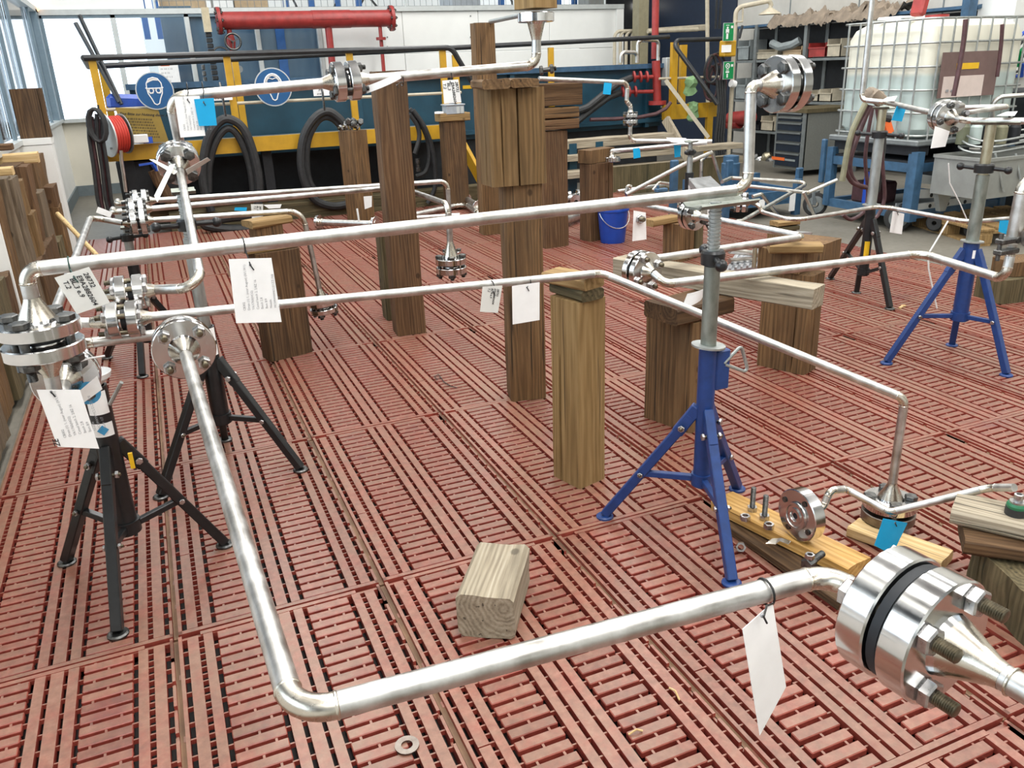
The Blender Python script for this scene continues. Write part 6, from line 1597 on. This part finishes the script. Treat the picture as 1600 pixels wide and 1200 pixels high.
for k, (px, py, s_) in enumerate(((1188, 252, .10), (1198, 246, .085), (1205, 254, .10), (1180, 246, .07))):
    q = P(px, py, x=sx+.05); tag(obj('metal_part', MB().lathe([(0, -s_), (s_*.6, -s_*.9), (s_, -.2*s_), (s_, .3*s_), (s_*.5, s_), (0, s_)], q, (.3, -.6, .5), 14), ('flange_steel', 'brass_rod', 'bolt_dark', 'bolt_dark')[k], None, q), ('shiny round steel part', 'brass coloured round part', 'dark round part on the right', 'small dark part on the left')[k]+' on the lowest shelf left of the cabinet', 'part', 'metal parts on the lowest shelf')
for k, (px0, px1, py) in enumerate(((1198, 1240, 34), (1236, 1290, 28), (1286, 1342, 24), (1330, 1400, 20))):
    b = MB(); n, m_ = 34, 9; x_ = sx-.06
    ya_, yb_ = sorted((P(px0, py, x=x_).y, P(px1, py, x=x_).y)); zz = zl[0]
    for i in range(n+1):
        for j in range(m_+1):
            u_, v_ = i/n, j/m_; nn = noise.noise(V((u_*5+k*3, v_*3, 1.7)))*.6+noise.noise(V((u_*13+k*3, v_*7, 4.7)))*.45+noise.noise(V((u_*29, v_*15, k+.7)))*.2
            zh = zz+.015+.17*max(0, .35+nn)*(1 if v_ > .12 else .4) - (.10+.14*nn if v_ == 0 else 0)
            b.v.append(V((x_+.46*v_ + .03*nn, ya_+(yb_-ya_)*u_, zh)))
    for i in range(n):
        for j in range(m_): a_ = i*(m_+1)+j; b.quad(a_, a_+m_+1, a_+m_+2, a_+1, sm=True)
    tag(obj('tarpaulin', b, 'cloth_brown', None, (x_, ya_, zz)), ('first, farthest', 'second', 'third', 'fourth, nearest')[k]+' crumpled brown tarpaulin on top of the shelving', 'tarpaulin', 'tarpaulins on the shelving')
q = P(1232, 70, x=sx+.05)
tag(obj('plastic_sheet', MB().tube([P(1207, 68, x=sx+.05), P(1220, 74, x=sx), P(1238, 70, x=sx), P(1250, 63, x=sx+.05)], .06, 8), 'bin_grey', None, q), 'crumpled grey plastic sheet on the second shelf board', 'sheet')
# emergency shower, signs and pipes in front of the shelving
es = thing('emergency_shower', P(1150, 200, y=9.9), 'emergency shower with a shower head on a bent pipe and eyewash post', 'shower')
q0 = P(1136, 285, y=9.9); q1 = P(1150, 12, y=9.9); q2 = P(1203, 1, y=9.7)
pp, _ = fillet([q0, q1, q2, P(1205, 10, y=9.7)], .1, 6); obj('riser', MB().tube(pp, .03, 10), 'bin_beige', es)
q = P(1203, 20, y=9.7); obj('shower_head', MB().lathe([(.02, .10), (.03, .06), (.13, .0), (.15, -.02), (0, -.02)], q, Z3, 24), 'bin_beige', es)
obj('pull_rod', MB().cyl(P(1161, 10, y=9.85), P(1160, 34, y=9.85), .012, n=6).cyl(P(1150, 34, y=9.85), P(1160, 34, y=9.85), .012, n=6), 'bin_beige', es)
obj('yellow_box', MB().box(P(1137, 76, y=9.7), (.20, .12, .20), None, 0, .015), 'paint_yellow', es)
obj('box_label', MB().box(P(1135, 76, y=9.63), (.15, .006, .09)), 'paper', es)
obj('eyewash', MB().cyl(P(1142, 130, y=9.8), P(1148, 132, y=9.8), .05, n=12), 'paper', es)
for py, kd, lb in ((50, 'shower', 'green emergency shower sign, upper of two'), (110, 'eye', 'green eyewash sign, lower of two')):
    q = P(1138, py, y=9.6); t = thing('green_sign', q, lb, 'sign', 'green emergency signs')
    obj('plate', MB().box(q, (.165, .008, .22)), 'frame_light', t); obj('face', MB().box(q+V((0, -.005, 0)), (.155, .004, .21)), 'sign_green', t)
    f_ = lambda x, z: q+V((x, -.0085, z))
    if kd == 'shower':
        b = MB().box(f_(-.02, -.045), (.03, .003, .08)).box(f_(-.02, .01), (.05, .003, .05)); b.lathe([(0, 0), (.014, 0), (.014, .003), (0, .003)], f_(-.02, .05), (0, -1, 0), 14)
        b.box(f_(-.02, .08), (.05, .003, .008))
    else:
        b = MB().lathe([(.024, 0), (.034, 0), (.034, .003), (.024, .003)], f_(-.02, .055), (0, -1, 0), 18); b.lathe([(0, 0), (.01, 0), (.01, .003), (0, .003)], f_(-.02, .055), (0, -1, 0), 12)
        b.box(f_(-.02, -.065), (.02, .003, .05)).box(f_(-.02, -.02), (.055, .003, .02))
        for dx in (-.035, -.02, -.005): b.box(f_(dx, .005), (.005, .003, .02))
    b.box(f_(.05, .06), (.03, .003, .03))
    obj('pictogram', b, 'plastic_white', t)
for k, (a_, c_, r_) in enumerate((((1105, -5), (1106, 180), .03), ((1120, -5), (1118, 45), .018), ((1127, -5), (1124, 45), .022), ((1160, 40), (1155, 60), .02))):
    p_, s_ = P(*a_, y=11.2), P(*c_, y=11.2); tag(obj('wall_conduit', MB().cyl(p_, s_, r_, n=8), 'bin_beige' if k == 0 else 'rail_black', None, p_), ('beige thick', 'first thin dark', 'second thin dark', 'short lower')[k]+' vertical conduit on the right rear wall', 'conduit', 'wall conduits')
a_, c_ = P(1012, 49, y=12.44), P(1090, 46, y=12.44)
tag(obj('horizontal_conduit', MB().cyl(a_, c_, .035, n=10), 'bin_beige', None, a_), 'horizontal beige pipe across the rear wall right of the column', 'conduit')
hg = thing('hose_coils', P(1110, 110, y=9.75), 'tangle of dark maroon hoses hung beside the green signs', 'hoses')
for k in range(6):
    q = P(1111+(k % 3)*5, 108+(k//3)*22, y=9.75+.03*k); obj('coil', MB().tube([q+V(((.10+.02*(k % 3))*math.cos(i*.393), .02*math.sin(i*.8), (.17+.015*k)*math.sin(i*.393))) for i in range(16)], .017, 6, closed=True), 'hose_maroon' if k % 2 else 'rubber', hg)
for k in range(4): obj('tail', MB().tube([P(1120+4*k, 125, y=9.7), P(1124+3*k, 170, y=9.68), P(1118+4*k, 215, y=9.66), P(1122+3*k, 262, y=9.65)], .02, 8), 'rubber', hg)
for k, (px, py, w_) in enumerate(((1079, 131, .13), (1083, 171, .14))):
    q = P(px, py, y=9.95); b = MB(); n = 8
    b.lathe([(0, .10), (w_*.5, .07), (w_*.65, .0), (w_*.5, -.05), (w_*.6, -.11), (w_*.3, -.15), (0, -.15)], q, Z3, 10)
    for i in range(len(b.v)): b.v[i] += V((noise.noise(b.v[i]*14)*.06, noise.noise(b.v[i]*11+V((3, 3, 3)))*.05, noise.noise(b.v[i]*9)*.05))
    tag(obj('green_rag', b, 'cloth_green', None, q), ('upper pale green rag on the platform rail', 'lower bright green rag on the yellow platform beam')[k], 'rag')
q = P(1042, 112, y=10.2)
tag(obj('switch_box', MB().box(q, (.10, .12, .36), None, 0, .01), 'frame_light', None, q), 'pale switch box behind the red standpipe', 'box')
# rear rack of pipes between the stands, blue crate on legs
bc = thing('blue_crate', (5.6, 6.9, FZ), 'blue metal crate cart with white labels behind the long upper pipe', 'cart')
x0, x1 = P(1128, 320, y=6.75).x, P(1246, 320, y=6.75).x; z1 = P(1200, 300, y=6.75).z
b = MB(); wbox(b, x0, x1, 6.72, 6.75, .10, z1); wbox(b, x0, x1, 7.4, 7.43, .10, z1); wbox(b, x0, x0+.03, 6.72, 7.43, .1, z1); wbox(b, x1-.03, x1, 6.72, 7.43, .1, z1); wbox(b, x0, x1, 6.72, 7.43, .08, .11)
obj('box', b, 'paint_bluecart', bc)
for x in (x0+.03, x1-.03):
    for y in (6.74, 7.40): obj('corner_post', MB().box((x, y, (FZ+z1+.10)/2), (.065, .065, z1+.10-FZ)), 'paint_bluecart', bc)
for px, py in ((1190, 322), (1238, 315)):
    q = P(px, py, y=6.715); obj('label', MB().box(q, (.07, .006, .13 if px < 1200 else .19)), 'paper', bc)
obj('white_sheet', MB().box(P(1112, 325, y=6.7), (.15, .01, .24)), 'paper', bc)
for px, py0, py1, y in ((1053, 250, 300, 6.6), (1139, 250, 290, 7.2), (1248, 262, 300, 6.9)):
    a_, c_ = P(px, py1, y=y), P(px, py0, y=y)
    tag(obj('blue_bracket', MB().box(((a_.x+c_.x)/2, (a_.y+c_.y)/2, (c_.z+FZ)/2), (.075, .05, c_.z-FZ), None, 0, .01), 'paint_bluecart', None, a_), 'blue steel upright bracket %s' % ('left of the far black stand' if px < 1100 else 'behind the tall pipe bend' if px < 1200 else 'at the right corner of the bent pipe rack'), 'bracket')
tag(obj('steel_pot', MB().lathe([(0, -.28), (.10, -.28), (.10, .24), (.085, .25), (.085, .32), (.03, .33), (0, .33)], P(1140, 290, y=7.6), Z3, 18), 'paint_bluecart', None, P(1140, 290, y=7.6)), 'blue cylindrical pot behind the tall pipe bend', 'pot')
def thin(label, px, y, r=.016, R=.05, ys=None, z=None):
    pts = [P(a_, b_, y=(ys[i] if ys else y)) if z is None else P(a_, b_, z=z) for i, (a_, b_) in enumerate(px)]
    t_ = thing('thin_pipe', pts[0], label, 'pipe', 'thin pipes at the rear'); pipe(t_, pts, r, R, n=10, mats=('thin_steel', 'weld_tint'), weld=False); return t_
thin('thin pipe slanting up from behind the long upper pipe to the far black stand', ((978, 304), (1070, 256), (1112, 238)), 6.2, .018)
thin('thin pipe of a bent rack turning back sharply at its right corner', ((1128, 284), (1142, 278), (1265, 285), (1160, 345), (1150, 346)), 6.0, .017, .04, ys=[6.2, 6.3, 6.1, 5.6, 5.6])
thin('thin pipe running right under the bent rack and kinking up to the hoses', ((1170, 291), (1262, 301), (1308, 281)), 5.9, .016, .06, ys=[6.1, 5.9, 5.8])
thin('short thin pipe leg standing under the bent rack', ((1256, 300), (1272, 335)), 5.85, .017)
thin('short bent thin pipe behind the blue crate', ((1176, 307), (1190, 303), (1203, 320), (1218, 340)), 6.3, .017, .03)
thin('thin bent pipe standing near the far black stand, left one', ((1095, 282), (1096, 250), (1112, 236), (1120, 262), (1128, 286)), 7.2, .018, .03)
thin('thin straight pipe lying at the rear between the far posts', ((965, 299), (1040, 288), (1048, 291)), 8.2, .02)
thin('little bent pipe with an end fitting at the rear', ((1020, 297), (1030, 285), (1046, 287)), 7.0, .014, .03)
thin('short curved pipe end at the rear by the reddish post', ((978, 302), (981, 290), (986, 292)), 6.8, .018, .03)
for k, (px, py, lb) in enumerate(((880, 312, 'left'), (893, 310, 'middle'), (908, 312, 'right'))):
    q = P(px, py, z=.07); tag(obj('fitting', MB().lathe([(.03, -.10), (.085, -.09), (.085, -.06), (.045, -.04), (.045, .05), (.08, .07), (.08, .10), (.03, .10)], q, (1, -.4+.5*k, .2), 16), 'flange_steel', None, q), '%s shiny steel fitting on the floor between the far posts' % lb, 'fitting', 'fittings on the floor')
t = thing('steel_pipe', P(900, 345, z=.06), 'shiny large pipe end lying on the gratings left of the bucket post', 'pipe')
a_, c_ = P(868, 348, z=.07), P(918, 330, z=.07); pipe(t, [a_, c_], .055, n=16, weld=False)
q = P(925, 331, z=.12)
bx_ = thing('alu_box', P(1100, 300, y=5.3), 'flat tilted aluminium box lying behind the long upper pipe', 'box')
c4 = [P(px, py, y=yy) for px, py, yy in ((1076, 279, 5.7), (1110, 275, 6.0), (1130, 294, 5.6), (1095, 303, 5.3))]
b = MB(); b.v += c4+[p-V((0, 0, .05)) for p in c4]; b.quad(3, 2, 1, 0); b.quad(4, 5, 6, 7); [b.quad(i, (i+1) % 4, 4+(i+1) % 4, 4+i) for i in range(4)]
obj('lid', b, 'alu_sheet', bx_)
t = thing('small_valve', P(1040, 298, y=5.6), 'little dark blue valve on the long upper pipe rear side', 'valve')
obj('body', MB().box(P(1033, 297, y=5.6), (.10, .05, .03), None, 0, .006).cyl(P(1028, 297, y=5.6), P(1028, 290, y=5.6), .012, n=8), 'paint_bluecart', t)
# angled aluminium profile under the beam pipe
t = thing('alu_profile', P(1160, 410, z=.3), 'ribbed aluminium plate leaning between the grey beam and the squat block', 'plate')
c4 = [P(px, py, y=yy) for px, py, yy in ((1148, 398, 3.9), (1192, 390, 3.9), (1185, 416, 3.5), (1132, 424, 3.5))]
b = MB(); b.v += c4+[p-V((0, 0, .012)) for p in c4]; b.quad(3, 2, 1, 0); b.quad(4, 5, 6, 7); [b.quad(i, (i+1) % 4, 4+(i+1) % 4, 4+i) for i in range(4)]
obj('plate', b, 'alu_sheet', t)
for k in range(5):
    u_ = .15+.17*k; obj('rib', MB().bar(c4[0].lerp(c4[1], u_)+V((0, 0, .006)), c4[3].lerp(c4[2], u_)+V((0, 0, .006)), .012, .012), 'alu_sheet', t)
t = thing('alu_profile', P(1260, 370, z=.4), 'small aluminium angle behind the pale board on the squat block', 'plate')
c4 = [P(px, py, y=3.9) for px, py in ((1245, 364), (1270, 363), (1262, 375), (1242, 376))]
b = MB(); b.v += c4+[p+V((0, .12, -.01)) for p in c4]; b.quad(3, 2, 1, 0); b.quad(4, 5, 6, 7); [b.quad(i, (i+1) % 4, 4+(i+1) % 4, 4+i) for i in range(4)]
obj('plate', b, 'alu_sheet', t)
yv = P(1180, 390, z=.66).y
t = thing('bent_rod', P(1180, 385, z=.66), 'upright brassy rod with a little cap beside the near blue stand post', 'rod')
obj('rod', MB().cyl(P(1180, 386, y=3.2), P(1178, 418, y=3.2), .011, n=10), 'brass_rod', t); obj('cap', MB().cyl(P(1177, 384, y=3.2), P(1190, 383, y=3.2), .012, n=10), 'thin_steel', t)
thin('thin pipe pair looping behind the near blue stand post, upper run', ((1140, 392), (1190, 397), (1188, 404), (1140, 408)), 3.6, .0155, .02)
# blue and green clutter at the upper right edge
bl = thing('cable_rack', P(1520, 20, y=7.5), 'blue steel frame with a diagonal at the upper right behind the tank', 'frame')
p_ = P(1512, 30, y=7.4); obj('upright', MB().box((p_.x, 7.4, 1.95), (.13, .1, .75)), 'paint_bluecart', bl); obj('diagonal', MB().bar(P(1525, 12, y=7.4), P(1566, -4, y=7.4), .05, .04), 'paint_bluecart', bl)
for k in range(5):
    a_ = P(1534+9*k, -8, y=8.4); c_ = P(1530+8*k, 40, y=8.4); tag(obj('green_hose', MB().tube([a_, (a_+c_)/2+V((.02*(-1)**k, 0, 0)), c_], .035, 8), 'sign_green' if k % 2 else 'vise_green', None, a_), ('first', 'second', 'third', 'fourth', 'fifth')[k]+' green hose hanging at the upper right corner, counted from the left', 'hose', 'green hoses')
for k in range(5):
    a_ = P(1568+5*k, 95+6*k, y=6.4); c_ = P(1590+2*k, 60+10*k, y=6.3); tag(obj('tangled_cable', MB().tube([a_, (a_+c_)/2+V((.05, 0, -.06)), c_, c_+V((.15, 0, .1))], .018, 8), ('bag_blue', 'rubber', 'sign_green', 'rubber', 'bag_blue')[k], None, a_), ('lowest blue', 'lower black', 'green', 'upper black', 'uppermost blue')[k]+' cable in the tangle right of the bulk tank', 'cable', 'cable tangle')
tag(obj('workbench', MB().box((8.2, 5.7, .55), (.9, .8, 1.1), None, 0, .02), 'dark_inside', None, (8.2, 5.7, .5)), 'dark workbench block right of the bulk tank at the frame edge', 'bench')
hose('hanging_hose', ((1509, 30), (1505, 70), (1497, 115), (1490, 150)), 5.3, .02, 'maroon hose hanging down over the front of the bulk tank', 'hose_maroon')
hose('hanging_hose', ((1566, 38), (1565, 60), (1562, 90), (1558, 120)), 5.35, .016, 'maroon hose hanging at the right corner of the bulk tank', 'hose_maroon')
